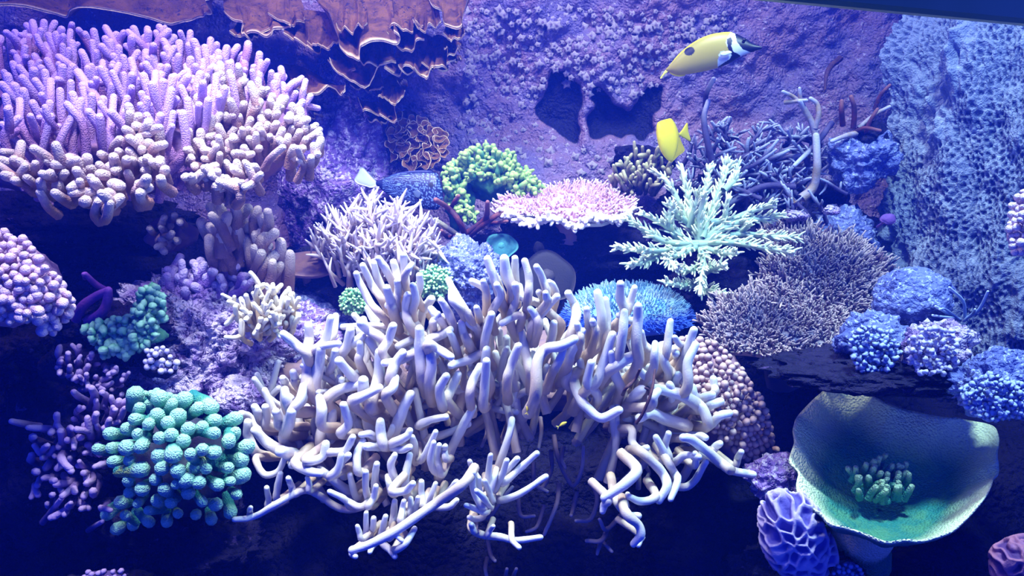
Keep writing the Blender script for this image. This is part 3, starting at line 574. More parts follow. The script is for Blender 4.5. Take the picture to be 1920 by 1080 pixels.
SH = [  # base line, rim line, depth of base, depth of rim
 ([(-900, -120), (-300, -120), (200, -120)], [(-1230, 90), (-1000, 60), (-800, 110), (-500, 60), (-250, 120), (-60, 100), (40, 110), (60, 60), (120, 10)], 2.02, 1.86),
 ([(100, -60), (300, -80), (560, -60)], [(118, 90), (170, 140), (240, 165), (240, 240), (330, 240), (390, 265), (430, 250), (440, 200), (490, 165), (518, 182)], 1.98, 1.82),
 ([(520, 60), (640, 60), (760, 80)], [(485, 232), (550, 270), (620, 312), (655, 340), (700, 310), (752, 316)], 1.98, 1.83),
 ([(620, -80), (850, -80), (1120, -80)], [(768, 120), (800, 220), (812, 300), (860, 352), (922, 386), (940, 350), (972, 322), (1052, 272), (1140, 292), (1176, 250), (1140, 222)], 1.98, 1.78),
 ([(1080, -60), (1200, -60), (1330, -60)], [(1110, 180), (1170, 200), (1212, 225), (1252, 214), (1262, 170), (1312, 188)], 1.99, 1.84),
 ([(1330, -60), (1450, -60), (1600, -60)], [(1345, 20), (1380, 92), (1420, 72), (1432, 150), (1482, 190), (1542, 202), (1545, 120), (1590, 0)], 1.99, 1.84),
 ([(1180, 230), (1300, 200), (1440, 260)], [(1090, 450), (1160, 476), (1212, 436), (1262, 452), (1312, 482), (1342, 496), (1372, 432), (1422, 446), (1462, 430)], 2.0, 1.84),
 ([(860, 330), (940, 330), (1010, 360)], [(758, 380), (782, 440), (832, 480), (900, 512), (962, 542), (1002, 490), (1044, 430)], 1.96, 1.8),
 ([(480, 380), (600, 400), (730, 470)], [(560, 560), (620, 582), (690, 592), (742, 556), (772, 540), (822, 592), (852, 560), (832, 508)], 1.96, 1.8),
 ([(900, 540), (1000, 530), (1130, 570)], [(920, 600), (955, 690), (1012, 690), (1082, 732), (1156, 750), (1150, 660)], 1.98, 1.83),
 ([(500, 600), (600, 600), (700, 640)], [(580, 700), (620, 720), (660, 735), (700, 700)], 1.98, 1.88),
 ([(1440, 230), (1500, 230), (1540, 260)], [(1440, 300), (1480, 312), (1522, 312), (1535, 280)], 1.98, 1.88),
 ([(1460, 330), (1500, 320), (1540, 330)], [(1465, 375), (1500, 392), (1530, 385), (1540, 350)], 1.98, 1.88),
 ([(1170, 480), (1190, 470), (1210, 490)], [(1160, 520), (1180, 532), (1205, 525), (1212, 500)], 1.95, 1.88)]
for i, (b, r, db, dr) in enumerate(SH): shelf(t, z2(b), z2(r), db, dr, 70 + i, nu=110 if i == 0 else 64, ruf=0.07 if i == 0 else 0.035)
g = RNG(66)
for i, (x, y, w_, h_) in enumerate([(470, 45, 34, 40), (540, 22, 34, 34), (600, 62, 30, 34), (705, 92, 34, 46), (760, 55, 36, 44), (822, 100, 30, 36), (800, 30, 30, 30), (850, 52, 20, 34), (690, 150, 30, 34), (640, 112, 26, 30), (735, 170, 24, 30), (715, 215, 28, 26), (775, 118, 30, 30), (660, 30, 34, 40), (845, 88, 14, 20)]):
    jag = g.uniform(-7, 7, 7); rim = [(x - w_ + 2 * w_ * q / 6 + g.uniform(-4, 4), y + h_ * (0.45 + 0.55 * math.sin(math.pi * (q + .5) / 7)) + jag[q]) for q in range(7)]
    d_ = g.uniform(1.80, 1.90); shelf(t, [(x - w_ * .7, y - h_ * .7), (x, y - h_), (x + w_ * .7, y - h_ * .7)], rim, d_ + .09, d_, 300 + i, nu=36, nv=12, ruf=0.03)
def cup(root, c, r, h, nrm, m, seed, name='plate', a0=0.6, n=22):
    """small open scroll: a thin wavy funnel"""
    g = RNG(seed); nrm = unit(nrm); x = unit(np.cross(nrm, [0.3, 0.2, 1])); y = np.cross(nrm, x); V = []; A = []
    th = np.linspace(0, 2 * np.pi, n, endpoint=False); wv = 1 + 0.18 * np.sin(th * 3 + g.uniform(0, 6)) + 0.1 * np.sin(th * 5 + g.uniform(0, 6))
    prof = [(0.18, -0.6), (0.4, -0.25), (0.75, 0.15), (1.0, 0.42), (0.97, 0.50), (0.7, 0.24), (0.38, -0.12), (0.12, -0.3)]
    for j, (rr, hh) in enumerate(prof):
        w = rr * (1 + (wv - 1) * min(1, rr)); z = hh + 0.22 * rr * np.sin(th * 2 + seed)
        V.append(np.asarray(c) + r * (np.cos(th) * w)[:, None] * x + r * (np.sin(th) * w)[:, None] * y + (h * z)[:, None] * nrm); A += [1.0 if j in (3, 4) else rr * 0.9] * n
    k_ = len(prof); i = np.arange(k_ - 1)[:, None] * n + np.arange(n); j = np.arange(k_ - 1)[:, None] * n + (np.arange(n) + 1) % n
    V = np.vstack(V + [np.mean(V[-1], 0)[None]]); T = [((k_ - 1) * n + q, (k_ - 1) * n + (q + 1) % n, k_ * n) for q in range(n)]
    mb = MB(); mb.add(V, np.stack([i, j, j + n, i + n], -1).reshape(-1, 4), T, A + [0.2]); return mb.build(name, m, root)
t = thing('scroll_coral', 'small cluster of brown curled scrolls above the blue fish', 'coral', base_of(780, 320, 2.05))
bodypart(t, M_scroll, 780, 275, 1.97, 46, 42, 30, 71, s=4)
g = RNG(72)
for i, (x, y) in enumerate(darts([(750, 215), (790, 225), (832, 262), (832, 290), (790, 315), (735, 300), (728, 270)], 30, 13, 73)):
    cup(t, W(x, y, np.array(1.93)), g.uniform(0.010, 0.020), 0.014, np.array([g.normal(0, .5), -1, 0.4]), M_scroll, 80 + i)
shelf(t, [(745, 215), (765, 205), (785, 215)], [(748, 240), (765, 252), (785, 248), (790, 232)], 2.02, 1.95, 95, nu=30)

# --- cream finger coral left of the main coral
M_cream = mat('cream_finger_coral', lin(196, 172, 120), lin(186, 160, 130), tip=lin(232, 226, 206), t=(0.3, 0.9), scale=30, bump=0.3, bscale=400)
t = thing('finger_coral', 'small cream finger coral on the lavender boulder', 'coral', base_of(500, 625, 1.5))
bodypart(t, M_cream, 498, 598, 1.50, 34, 24, 24, 62)
field(t, M_cream, [(424, 560), (470, 536), (500, 524), (550, 540), (572, 570), (558, 602), (520, 618), (470, 612), (440, 590)], 52, 12, 63, bulge(1.47, 1.41, 500, 575, 80, 60), 0.055, 5.0, (498, 620, 1.5), 0.75, fork=0.5)

# --- purple and green encrusting corals on the left rocks
M_lilac = mat('lilac_coral', lin(150, 120, 190), lin(128, 92, 180), tip=lin(200, 182, 226), t=(0.5, 1.0), scale=40, bump=0.8, bscale=300, bkind='voronoi')
t = thing('lumpy_coral', 'lilac lumpy coral with stubby arms on top of the boulder', 'coral', base_of(400, 580, 1.62))
bodypart(t, M_lilac, 380, 545, 1.62, 75, 40, 40, 64, amp=0.35)
field(t, M_lilac, [(312, 490), (360, 476), (400, 490), (450, 476), (475, 500), (478, 535), (440, 550), (400, 530), (350, 540), (300, 545)], 40, 15, 65, lambda x, y: 1.55, 0.05, 9, (400, 580, 1.62), 0.7, fork=0.2, lump=0.25)
t = thing('arching_coral', 'purple arch-shaped coral branch beside the pink nubby coral', 'coral', base_of(175, 600, 1.5))
M_arch = mat('purple_arch', lin(120, 66, 150), lin(90, 56, 160), tip=lin(150, 90, 190), scale=40, bump=0.9, bscale=200)
for i, (r, pts) in enumerate([(9, [(143, 600), (155, 575), (180, 556), (202, 545)]), (10, [(160, 604), (185, 592), (200, 570), (203, 545)]), (6, [(198, 545), (176, 530), (160, 514)]), (5, [(160, 520), (157, 514)])]):
    tracetube(t, M_arch, r, pts, 1.5, 1.47, 910 + i, bow=0.004)
M_crust = mat('green_crust_coral', lin(70, 150, 130), lin(90, 160, 120), tip=lin(150, 205, 180), t=(0.5, 1.0), scale=40, bump=1.0, bscale=240)
t = thing('crust_coral', 'blue-green crusty coral sheet at the foot of the lavender boulder', 'coral', base_of(230, 670, 1.48))
bodypart(t, M_crust, 240, 628, 1.47, 58, 26, 24, 66, amp=0.35); bodypart(t, M_crust, 288, 570, 1.48, 18, 34, 18, 67, amp=0.35)
knobs(t, M_crust, [(152, 612), (250, 590), (262, 545), (290, 532), (312, 560), (308, 600), (285, 640), (240, 668), (195, 672), (170, 640)], 110, 8, 68, lambda x, y: 1.43, 8, (235, 620, 1.5), amp=0.5, s=2)
M_white = mat('white_polyp', lin(206, 200, 226), lin(176, 166, 214), scale=60, bump=0.3)
t = thing('bead_coral', 'cluster of small white bead-like polyps above the green knobby coral', 'coral', base_of(300, 705, 1.44))
bodypart(t, M_dark, 300, 690, 1.47, 32, 22, 18, 69, s=3)
knobs(t, M_white, [(266, 690), (275, 655), (310, 650), (332, 680), (330, 700), (270, 700)], 22, 9, 70, lambda x, y: 1.43, 6, (300, 680, 1.5), amp=0.05)

# --- dim purple staghorn tips in the lower left corner
M_dim = mat('shade_toned_purple_coral', lin(96, 74, 130), lin(70, 58, 120), tip=lin(176, 150, 200), t=(0.3, 0.9), scale=30, bump=0.8, bscale=260)  # the corner's shade and the lit tips are put into this colour
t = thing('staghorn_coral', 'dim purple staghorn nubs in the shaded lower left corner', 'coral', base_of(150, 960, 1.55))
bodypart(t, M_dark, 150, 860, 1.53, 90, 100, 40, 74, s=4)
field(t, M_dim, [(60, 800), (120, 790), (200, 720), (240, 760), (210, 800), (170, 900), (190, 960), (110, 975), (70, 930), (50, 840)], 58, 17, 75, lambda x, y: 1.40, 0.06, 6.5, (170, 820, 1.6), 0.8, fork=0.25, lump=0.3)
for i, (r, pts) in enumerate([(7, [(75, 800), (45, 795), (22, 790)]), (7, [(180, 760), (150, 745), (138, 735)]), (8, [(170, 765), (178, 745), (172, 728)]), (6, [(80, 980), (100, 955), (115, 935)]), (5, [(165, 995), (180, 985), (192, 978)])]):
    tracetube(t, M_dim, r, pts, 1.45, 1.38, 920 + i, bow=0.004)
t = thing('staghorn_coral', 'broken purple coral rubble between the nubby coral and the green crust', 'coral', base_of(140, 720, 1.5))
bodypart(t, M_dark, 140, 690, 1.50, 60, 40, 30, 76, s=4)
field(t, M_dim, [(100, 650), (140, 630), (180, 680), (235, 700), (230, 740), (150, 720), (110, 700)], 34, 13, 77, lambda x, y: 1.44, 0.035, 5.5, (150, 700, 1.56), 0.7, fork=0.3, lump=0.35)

# --- spiky white coral in front of the blue fish
M_spike = mat('white_spike_coral', lin(176, 150, 130), lin(160, 140, 160), tip=lin(222, 210, 226), t=(0.25, 0.9), scale=40, bump=0.2, bscale=400)
t = thing('spiky_coral', 'white spiky coral with thin pointed arms in front of the blue fish', 'coral', base_of(710, 500, 1.78))
bodypart(t, M_spike, 710, 460, 1.76, 80, 42, 42, 101, amp=0.25)
field(t, M_spike, [(575, 430), (600, 400), (640, 375), (690, 360), (725, 355), (770, 375), (810, 400), (832, 435), (830, 475), (812, 500), (770, 495), (700, 498), (660, 500), (610, 478), (575, 455)], 215, 8.5, 102,
      bulge(1.74, 1.64, 705, 440, 150, 95), 0.075, 3.6, (705, 520, 1.78), 0.62, fork=0.7, taper=(1.3, 1.0, 0.35), name='tentacle', sides=6, jit=0.25)

# --- green leather coral
M_leather = mat('green_leather_coral', lin(84, 146, 98), lin(66, 128, 104), tip=lin(160, 194, 112), t=(0.45, 1.0), scale=40, bump=0.7, bscale=200)
t = thing('leather_coral', 'pale green ruffled leather coral right of the blue fish', 'coral', base_of(915, 400, 1.95))
bodypart(t, M_leather, 925, 335, 1.93, 55, 42, 36, 103, amp=0.4, fine=0.12); bodypart(t, M_leather, 862, 370, 1.92, 24, 48, 24, 104, amp=0.4, fine=0.12)
for poly, n, c in (([(858, 300), (870, 278), (910, 268), (955, 285), (980, 312), (1015, 335), (1015, 358), (985, 368), (960, 345), (915, 335), (880, 330)], 105, (930, 350, 1.96)), ([(832, 320), (852, 300), (866, 340), (880, 380), (900, 412), (880, 418), (845, 385), (832, 350)], 46, (860, 380, 1.96))):
    field(t, M_leather, poly, int(n * 1.3), 5.6, 105 + n, lambda x, y: 1.87, 0.03, 5.0, c, 0.75, fork=0.8, lump=0.6, name='lobe', taper=(0.9, 1.1, 0.9))

# --- table corals
def table(root, c, px, d, rx, ry, mplate, mtop, n, seed, hgt, r, tilt=0.25, squash=0.5, poly=None, rimn=0):
    """a thin irregular plate covered with short upright branchlets"""
    g = RNG(seed); k = d / F; O = W(px[0], px[1], np.array(d)); ring = []
    nrm = unit(np.array([0, -math.sin(tilt), math.cos(tilt)])); ax = np.array([1.0, 0, 0]); ay = np.cross(nrm, ax)
    th = np.linspace(0, 2 * np.pi, 48, endpoint=False); w = 1 + 0.13 * np.sin(3 * th + seed) + 0.08 * np.sin(5 * th + seed * 2) + 0.05 * np.sin(9 * th)
    R1, R2 = rx * k, ry * k
    for a, ww in zip(th, w): ring.append(O + ax * math.cos(a) * R1 * ww + ay * math.sin(a) * R2 * ww)
    mb = MB(); lens(mb, ring, 0.02, nrm, 6, 0, 1, 0.008); mb.build('plate', mplate, root)
    mb = MB()
    for _ in range(n):
        a = g.uniform(0, 2 * np.pi); q = math.sqrt(g.uniform(0, 1)); ww = np.interp(a, th, w)
        p = O + ax * math.cos(a) * R1 * ww * q + ay * math.sin(a) * R2 * ww * q
        dr = unit(nrm + q * q * 0.9 * (ax * math.cos(a) + ay * math.sin(a)) + g.normal(0, 0.25, 3)); L = hgt * g.uniform(0.6, 1.25)
        tube(mb, [p - dr * 0.004, p + dr * L * 0.5 + g.normal(0, .1, 3) * L, p + dr * L], np.array([1.2, 1, .6]) * r * k, 5, 5, cap=1, a0=0.3 * q, a1=0.55 + 0.45 * q)
        if g.random() < 0.5: tube(mb, wob(p + dr * L * .4, dr + g.normal(0, .6, 3), L * .5, 2, .1, g), np.array([1, .6]) * r * k, 5, 3, cap=1, a0=0.3, a1=0.55 + 0.45 * q)
    o = mb.build('branchlets', mtop, root); o['kind'] = 'stuff'
    return O, nrm
M_pink = mat('pink_table_coral', lin(206, 160, 180), lin(190, 156, 190), tip=lin(246, 234, 238), t=(0.82, 1.0), scale=60, bump=0.3)
t = thing('table_coral', 'pink table coral with white rim under the dark wall hollow', 'coral', base_of(1060, 425, 1.86))
table(t, None, (1065, 385), 1.86, 125, 75, M_pink, M_pink, 900, 111, 0.020, 2.4, tilt=0.28)
tracetube(t, M_pink, 26, [(1070, 470), (1066, 430), (1065, 395)], 1.95, 1.88, 112, name='stalk')
g = RNG(113)
mbr = MB()
for x in np.linspace(945, 1180, 46):               # the chunky white growth along its front edge
    y = 385 + 32 * math.sqrt(max(0, 1 - ((x - 1060) / 130) ** 2)) * (1.0 + 0.25 * math.sin(x / 14)) ; p = W(x, y, np.array(1.775)) ; dr = unit(np.array([(x - 1065) / 160, -1, -0.1]) + g.normal(0, .3, 3))
    mb = MB(); tube(mb, wob(p - dr * 0.01, dr, 0.026, 2, .15, g), np.array([1.1, 1.1, .8]) * 0.0055, 6, 5, lump=.2, a0=.95)
    tube(mb, wob(p - dr * 0.004, dr + g.normal(0, .6, 3), 0.018, 2, .15, g), np.array([1, .8]) * 0.0048, 6, 4, lump=.2, a0=.95); mb.build('branch', M_pink, t)
M_greytab = mat('grey_table_coral', lin(98, 86, 106), lin(76, 80, 122), tip=lin(190, 170, 176), t=(0.55, 1.0), scale=22, bump=0.3)
t = thing('table_coral', 'grey bushy table coral, upper and nearer the rock face', 'coral', base_of(1540, 570, 1.72))
table(t, None, (1540, 520), 1.70, 120, 130, M_greytab, M_greytab, 1500, 115, 0.034, 2.3, tilt=0.5)
tracetube(t, M_greytab, 30, [(1545, 640), (1542, 590), (1540, 540)], 1.80, 1.73, 116, name='stalk')
t = thing('table_coral', 'grey-brown bushy table coral, lower and beside the bumpy tan coral', 'coral', base_of(1440, 660, 1.62))
table(t, None, (1452, 612), 1.60, 125, 100, M_greytab, M_greytab, 1400, 117, 0.028, 2.4, tilt=0.45)
tracetube(t, M_greytab, 30, [(1470, 720), (1462, 670), (1455, 625)], 1.72, 1.63, 118, name='stalk')

# --- fuzzy blue disc coral
M_bluedisc = mat('blue_disc_coral', lin(150, 176, 200), lin(96, 150, 196), tip=lin(50, 90, 210), t=(0.62, 0.95), scale=30, bump=0.5, bscale=300, c3=lin(170, 160, 130), c3s=24, c3t=0.62)
t = thing('disc_coral', 'round fuzzy blue coral dome with bright blue edge', 'coral', base_of(1175, 620, 1.72))
mb = MB(); N, T_ = ico(5); k = 1.70 / F; R_ = np.array([118, 80, 62]) * k; c = W(1176, 600, np.array(1.70)); V = N * R_ * (1 + .05 * fbm(N * 3, 3, 5))[:, None]
V[:, 2] = np.where(N[:, 2] < 0, V[:, 2] * 0.3, V[:, 2]); q = 1 - np.clip(N[:, 2], 0, 1) * 1.0; rim = np.clip(np.sqrt(N[:, 0] ** 2 + N[:, 1] ** 2), 0, 1)
mb.add(V + c, None, T_, rim ** 3); mb.build('dome', M_bluedisc, t)
mb = MB(); g = RNG(119); idx = g.choice(np.where(N[:, 2] > -0.05)[0], 2600)
for i in idx:
    nn = unit(N[i] / R_); tube(mb, [V[i] + c - nn * .002, V[i] + c + nn * g.uniform(.006, .012) + g.normal(0, .002, 3)], np.array([1, .6]) * 0.0014, 4, 2, cap=1, a0=rim[i] ** 3 * .9, a1=rim[i] ** 3)
o = mb.build('fuzz', M_bluedisc, t); o['kind'] = 'stuff'

# --- bumpy tan coral behind the right end of the white finger coral
M_bump = mat('tan_bump_coral', lin(150, 112, 120), lin(130, 104, 130), tip=lin(206, 176, 176), t=(0.5, 1.0), scale=40, bump=0.4, bscale=400)
t = thing('bumpy_coral', 'tan bumpy dome coral behind the drooping end of the white finger coral', 'coral', base_of(1380, 890, 1.5))
bodypart(t, M_bump, 1335, 765, 1.56, 78, 108, 80, 121, amp=0.08); bodypart(t, M_bump, 1395, 828, 1.50, 46, 42, 40, 122, amp=0.08)
knobs(t, M_bump, [(1230, 650), (1290, 632), (1340, 640), (1390, 690), (1430, 750), (1450, 820), (1462, 860), (1430, 875), (1380, 850), (1330, 800), (1290, 760), (1240, 700)], 285, 9.2, 123, bulge(1.54, 1.42, 1345, 765, 140, 150), 7.0, (1340, 790, 1.6), stretch=1.25, s=2)

# --- mint staghorn coral
M_mint = mat('mint_staghorn', lin(140, 176, 172), lin(156, 182, 156), tip=lin(228, 236, 212), t=(0.35, 1.0), scale=30, bump=0.3, bscale=400)
t = thing('staghorn_coral', 'mint green feathery staghorn coral below the yellow fishes', 'coral', base_of(1310, 540, 1.75))
z8 = lambda pts: [(920 + a / 2.7, 180 + b / 2.7) for a, b in pts]
AC = [((1060, 740), (1000, 640), (900, 440), (825, 385)), ((1060, 740), (1010, 560), (965, 350)), ((1060, 740), (1080, 540), (1112, 350)), ((1070, 720), (1130, 540), (1215, 330)), ((1090, 700), (1160, 480), (1190, 325)),
      ((1060, 740), (1200, 640), (1330, 580), (1440, 550)), ((1100, 720), (1250, 640), (1380, 620), (1475, 600)), ((1060, 745), (1250, 700), (1400, 710), (1555, 720)), ((1060, 750), (1200, 740), (1400, 770), (1530, 790)),
      ((1060, 745), (900, 740), (780, 680), (690, 620)), ((1060, 750), (900, 780), (760, 780), (640, 765)), ((1040, 760), (940, 700), (860, 640), (760, 590)), ((1050, 760), (960, 800), (900, 820), (940, 870)), ((1060, 760), (1160, 790), (1250, 795)),
      ((1060, 760), (1075, 850), (1060, 1005)), ((1075, 900), (1130, 870), (1190, 850)), ((1070, 960), (980, 960), (885, 945)), ((1060, 980), (1120, 990), (1190, 1003)), ((1070, 860), (1000, 880), (945, 870)), ((1000, 640), (940, 600), (900, 540)), ((1120, 640), (1180, 620), (1200, 520)),
      ((1250, 700), (1290, 660), (1300, 640)), ((880, 790), (780, 840), (700, 850)), ((1000, 660), (1040, 560), (1050, 480)), ((940, 720), (900, 640), (920, 540)), ((1180, 480), (1240, 420), (1250, 350)), ((1060, 740), (1060, 600), (1080, 500))]
for i, pts in enumerate(AC):
    g = RNG(130 + i); pts = z8(pts); n = len(pts); dz = -0.10 if pts[-1][1] > 450 else (0.05 if pts[-1][1] < 330 else -0.03)
    P = smooth(W(np.array([p[0] for p in pts]), np.array([p[1] for p in pts]), 1.74 + dz * np.linspace(0, 1, n) + g.normal(0, .006, n)), 16); mb = MB()
    tube(mb, P, np.array([1.2, 1.0, 0.7]) * 0.0062, 7, 16, lump=.15, seed=i, a0=0.1, a1=0.8)
    Ln = np.linalg.norm(np.diff(P, axis=0), axis=1).sum(); m_ = int(Ln / 0.0026); Tg = unit(np.gradient(P, axis=0))
    for q in range(m_):
        f = g.uniform(0.08, 1.0) * 15; j = min(int(f), 14); p = P[j] + (P[j + 1] - P[j]) * (f - j); pr = unit(np.cross(Tg[j], g.normal(0, 1, 3)))
        dr = unit(Tg[j] * 0.75 + pr + [0, 0, .25]); L = g.uniform(0.012, 0.026) * (1 - 0.35 * f / 15)
        tube(mb, [p, p + dr * L * .55, p + dr * L + Tg[j] * L * .25], np.array([1.0, 1.0, .55]) * 0.0026, 5, 4, cap=1, a0=0.35, a1=1.0)
    mb.build('branch', M_mint, t)

# --- staghorn thicket behind it, and its neighbours
M_thick = mat('violet_staghorn', lin(84, 74, 120), lin(60, 54, 104), tip=lin(176, 182, 216), t=(0.45, 1.0), scale=26, bump=0.6, bscale=300, c3=lin(140, 110, 70), c3s=22, c3t=0.6)
M_red = mat('red_brown_twig', lin(96, 44, 52), lin(60, 36, 60), tip=lin(130, 84, 90), scale=40, bump=0.6, bscale=300)
M_palebr = mat('pale_branch', lin(160, 150, 176), lin(150, 130, 120), tip=lin(176, 176, 206), scale=40, bump=0.6, bscale=300)
t = thing('staghorn_coral', 'dense violet staghorn thicket behind the mint coral', 'coral', base_of(1420, 390, 1.95))
bodypart(t, M_dark, 1420, 350, 2.0, 130, 55, 50, 141, s=4)
g = RNG(142)
for x, y in darts([(1290, 330), (1310, 230), (1340, 215), (1400, 225), (1480, 215), (1530, 240), (1555, 300), (1540, 370), (1450, 380), (1330, 340)], 95, 14, 143):
    d = 1.90 - (y - 210) / 170 * 0.12 + g.normal(0, .02); T = W(x, y, np.array(d)); dr = unit(np.array([g.normal(0, .6), -0.25, 0.75]) + g.normal(0, .25, 3)); L = g.uniform(.05, .10); mb = MB()
    P = wob(T - dr * L, dr, L, 4, .12, g); tube(mb, P, np.array([1.1, 1, .6]) * g.uniform(.0035, .006), 6, 9, lump=.2, seed=3)
    for q in range(g.integers(2, 6)):
        s0 = P[g.integers(1, 4)]; tube(mb, wob(s0, dr + g.normal(0, .8, 3), g.uniform(.015, .04), 2, .2, g), np.array([1, .9, .5]) * .0032, 5, 5, cap=1, a0=.4)
    mb.build('branch', M_thick, t)
for i, (r, pts) in enumerate([(6, [(1490, 350), (1430, 350), (1370, 380), (1340, 395)]), (5, [(1560, 230), (1530, 270), (1490, 310)]), (6, [(1335, 300), (1325, 260), (1320, 220), (1328, 190)]), (5, [(1322, 200), (1325, 175), (1338, 148)])]):
    tracetube(t, M_thick, r, pts, 1.84, 1.80, 930 + i)
t = thing('branch_coral', 'tall pale curved branch coral at the right end of the thicket', 'coral', base_of(1505, 375, 1.8))
for i, (r, pts) in enumerate([(8, [(1503, 372), (1525, 350), (1532, 310), (1530, 255)]), (6, [(1530, 258), (1522, 230), (1508, 205), (1500, 190)]), (4, [(1500, 192), (1485, 180), (1468, 172)]), (4, [(1502, 200), (1500, 180), (1499, 166)]), (5, [(1528, 240), (1535, 215), (1532, 195), (1520, 185)]), (4, [(1470, 192), (1490, 190), (1512, 188)])]):
    tracetube(t, M_palebr, r, pts, 1.80, 1.78, 940 + i, bow=0.004)
t = thing('branch_coral', 'red-brown twiggy coral beside the rock face', 'coral', base_of(1620, 270, 1.8))
bodypart(t, M_dark, 1635, 250, 1.80, 26, 24, 20, 144, s=3, amp=.4)
for i, (r, pts) in enumerate([(5, [(1600, 240), (1602, 205), (1596, 182)]), (5, [(1580, 235), (1578, 210), (1578, 190)]), (4, [(1610, 240), (1640, 215), (1668, 200)]), (4, [(1640, 205), (1650, 180), (1668, 160)]), (5, [(1605, 250), (1585, 255), (1560, 265)]), (4, [(1620, 260), (1630, 230), (1645, 205)]), (4, [(1600, 250), (1620, 240), (1650, 245)])]):
    tracetube(t, M_red if i not in (2, 4) else M_palebr, r, pts, 1.80, 1.77, 950 + i, bow=0.004)
t = thing('branch_coral', 'short dark hooked twig on the mauve wall', 'coral', base_of(1555, 140, 1.97))
for i, (r, pts) in enumerate([(5, [(1575, 110), (1560, 122), (1550, 140), (1547, 168)]), (3, [(1560, 122), (1570, 118), (1580, 108)])]): tracetube(t, M_twig, r, pts, 2.0, 1.95, 960 + i, bow=0.003, taper=(1.3, 1, .4))
t = thing('branch_coral', 'olive and brown twiggy coral left of the yellow tang', 'coral', base_of(1190, 330, 1.95))
bodypart(t, M_dark, 1200, 310, 1.98, 50, 34, 30, 145, s=4, amp=.4)
M_olive = mat('olive_twig', lin(120, 112, 90), lin(80, 70, 90), tip=lin(190, 186, 150), t=(.5, 1), scale=40, bump=.6, bscale=300)
field(t, M_olive, [(1140, 330), (1165, 290), (1200, 270), (1240, 280), (1270, 300), (1250, 340), (1190, 350)], 48, 11, 146, lambda x, y: 1.88, 0.05, 4.2, (1200, 350, 1.98), .5, fork=.6, lump=.3)
t = thing('branch_coral', 'dark red branching twigs between the spiky white and pink table corals', 'coral', base_of(880, 440, 1.82))
for i, (r, pts) in enumerate(traces(560, 240, 3.376, [(20,(1060,690),(1015,590),(950,510),(868,455)), (15,(955,520),(985,470),(1012,430)), (18,(1060,670),(1180,575),(1196,470)), (18,(1080,680),(1220,575),(1285,530)), (18,(1050,710),(950,640),(865,580)), (12,(1180,580),(1230,600),(1320,590)), (14,(1000,690),(940,690),(905,650))])):
    tracetube(t, M_red if i != 4 else M_olive, r, pts, 1.80, 1.74, 970 + i)

# --- small round corals in the gaps
M_fuzz = mat('green_fuzz', lin(110, 170, 120), lin(90, 150, 130), tip=lin(170, 214, 150), t=(.5, 1), scale=60, bump=.5)
for (x, y, d, r, lab, sd) in ((662, 566, 1.62, 26, 'small green fuzzy ball coral left of the tallest white fingers', 151), (815, 530, 1.66, 34, 'yellow-green fuzzy coral showing between the white finger tops', 152)):
    t = thing('ball_coral', lab, 'coral', base_of(x, y + r, d)); bodypart(t, M_fuzz, x, y, d, r * .85, r * .85, r * .8, sd, amp=.08)
    knobs(t, M_fuzz, [(x + r * math.cos(a), y + r * math.sin(a)) for a in np.linspace(0, 6.28, 14)], 110, 4.0, sd, bulge(d, d - r * d / F * .9, x, y, r * 1.05, r * 1.05), 3.6, (x, y, d), stretch=1.5, s=1)
def disc(name, label, px, py, d, rx, ry, m, seed, tilt=0.5, th=0.012, wav=0.06):
    k = d / F; O = W(px, py, np.array(d)); nrm = unit(np.array([0, -math.cos(tilt), math.sin(tilt)])); ax = np.array([1.0, 0, 0]); ay = np.cross(nrm, ax); ring = []
    for a in np.linspace(0, 2 * np.pi, 40, endpoint=False):
        w = 1 + wav * math.sin(3 * a + seed) + wav * .6 * math.sin(5 * a + 2 * seed); ring.append(O + ax * math.cos(a) * rx * k * w + ay * math.sin(a) * ry * k * w)
    t = thing(name, label, 'coral', O - np.array([0, 0, ry * k])); mb = MB(); lens(mb, ring, th, nrm, 7, 0, 1, .003); mb.build('cap', m, t)
    mb = MB(); tube(mb, [O - nrm * .05, O - nrm * .02, O], np.array([.8, .7, 1.2]) * .3 * ry * k, 8, 6); mb.build('stalk', m, t)
M_teal = mat('teal_mushroom', lin(50, 116, 130), lin(40, 96, 120), tip=lin(70, 140, 150), t=(.8, 1), scale=40, bump=.4)
M_darkplate = mat('dark_plate', lin(34, 32, 48), lin(28, 28, 44), tip=lin(56, 52, 66), t=(.94, 1), scale=20, bump=.3)
disc('mushroom_coral', 'teal mushroom coral disc above the white finger tips', 940, 462, 1.80, 30, 26, M_teal, 1)
disc('mushroom_coral', 'tiny grey mushroom coral in the dark gap under the pink table', 1010, 465, 1.82, 10, 12, M_darkplate, 2)
disc('plate_coral', 'dark rounded plate coral behind the tallest white fingers', 1025, 520, 1.76, 55, 48, M_darkplate, 3, tilt=.35)
M_ledge = mat('brown_ledge', lin(128, 92, 96), lin(100, 76, 110), tip=lin(150, 116, 130), t=(.9, 1), scale=30, bump=.6, bscale=160)
disc('plate_coral', 'flat brown plate coral beneath the left side of the spiky white coral', 570, 497, 1.74, 72, 36, M_ledge, 4, tilt=1.15, th=.03)
disc('mushroom_coral', 'violet mushroom coral in the dark recess by the rock face', 1665, 411, 1.66, 15, 11, mat('violet_mushroom', lin(110, 70, 150), lin(90, 60, 140), scale=40), 5)

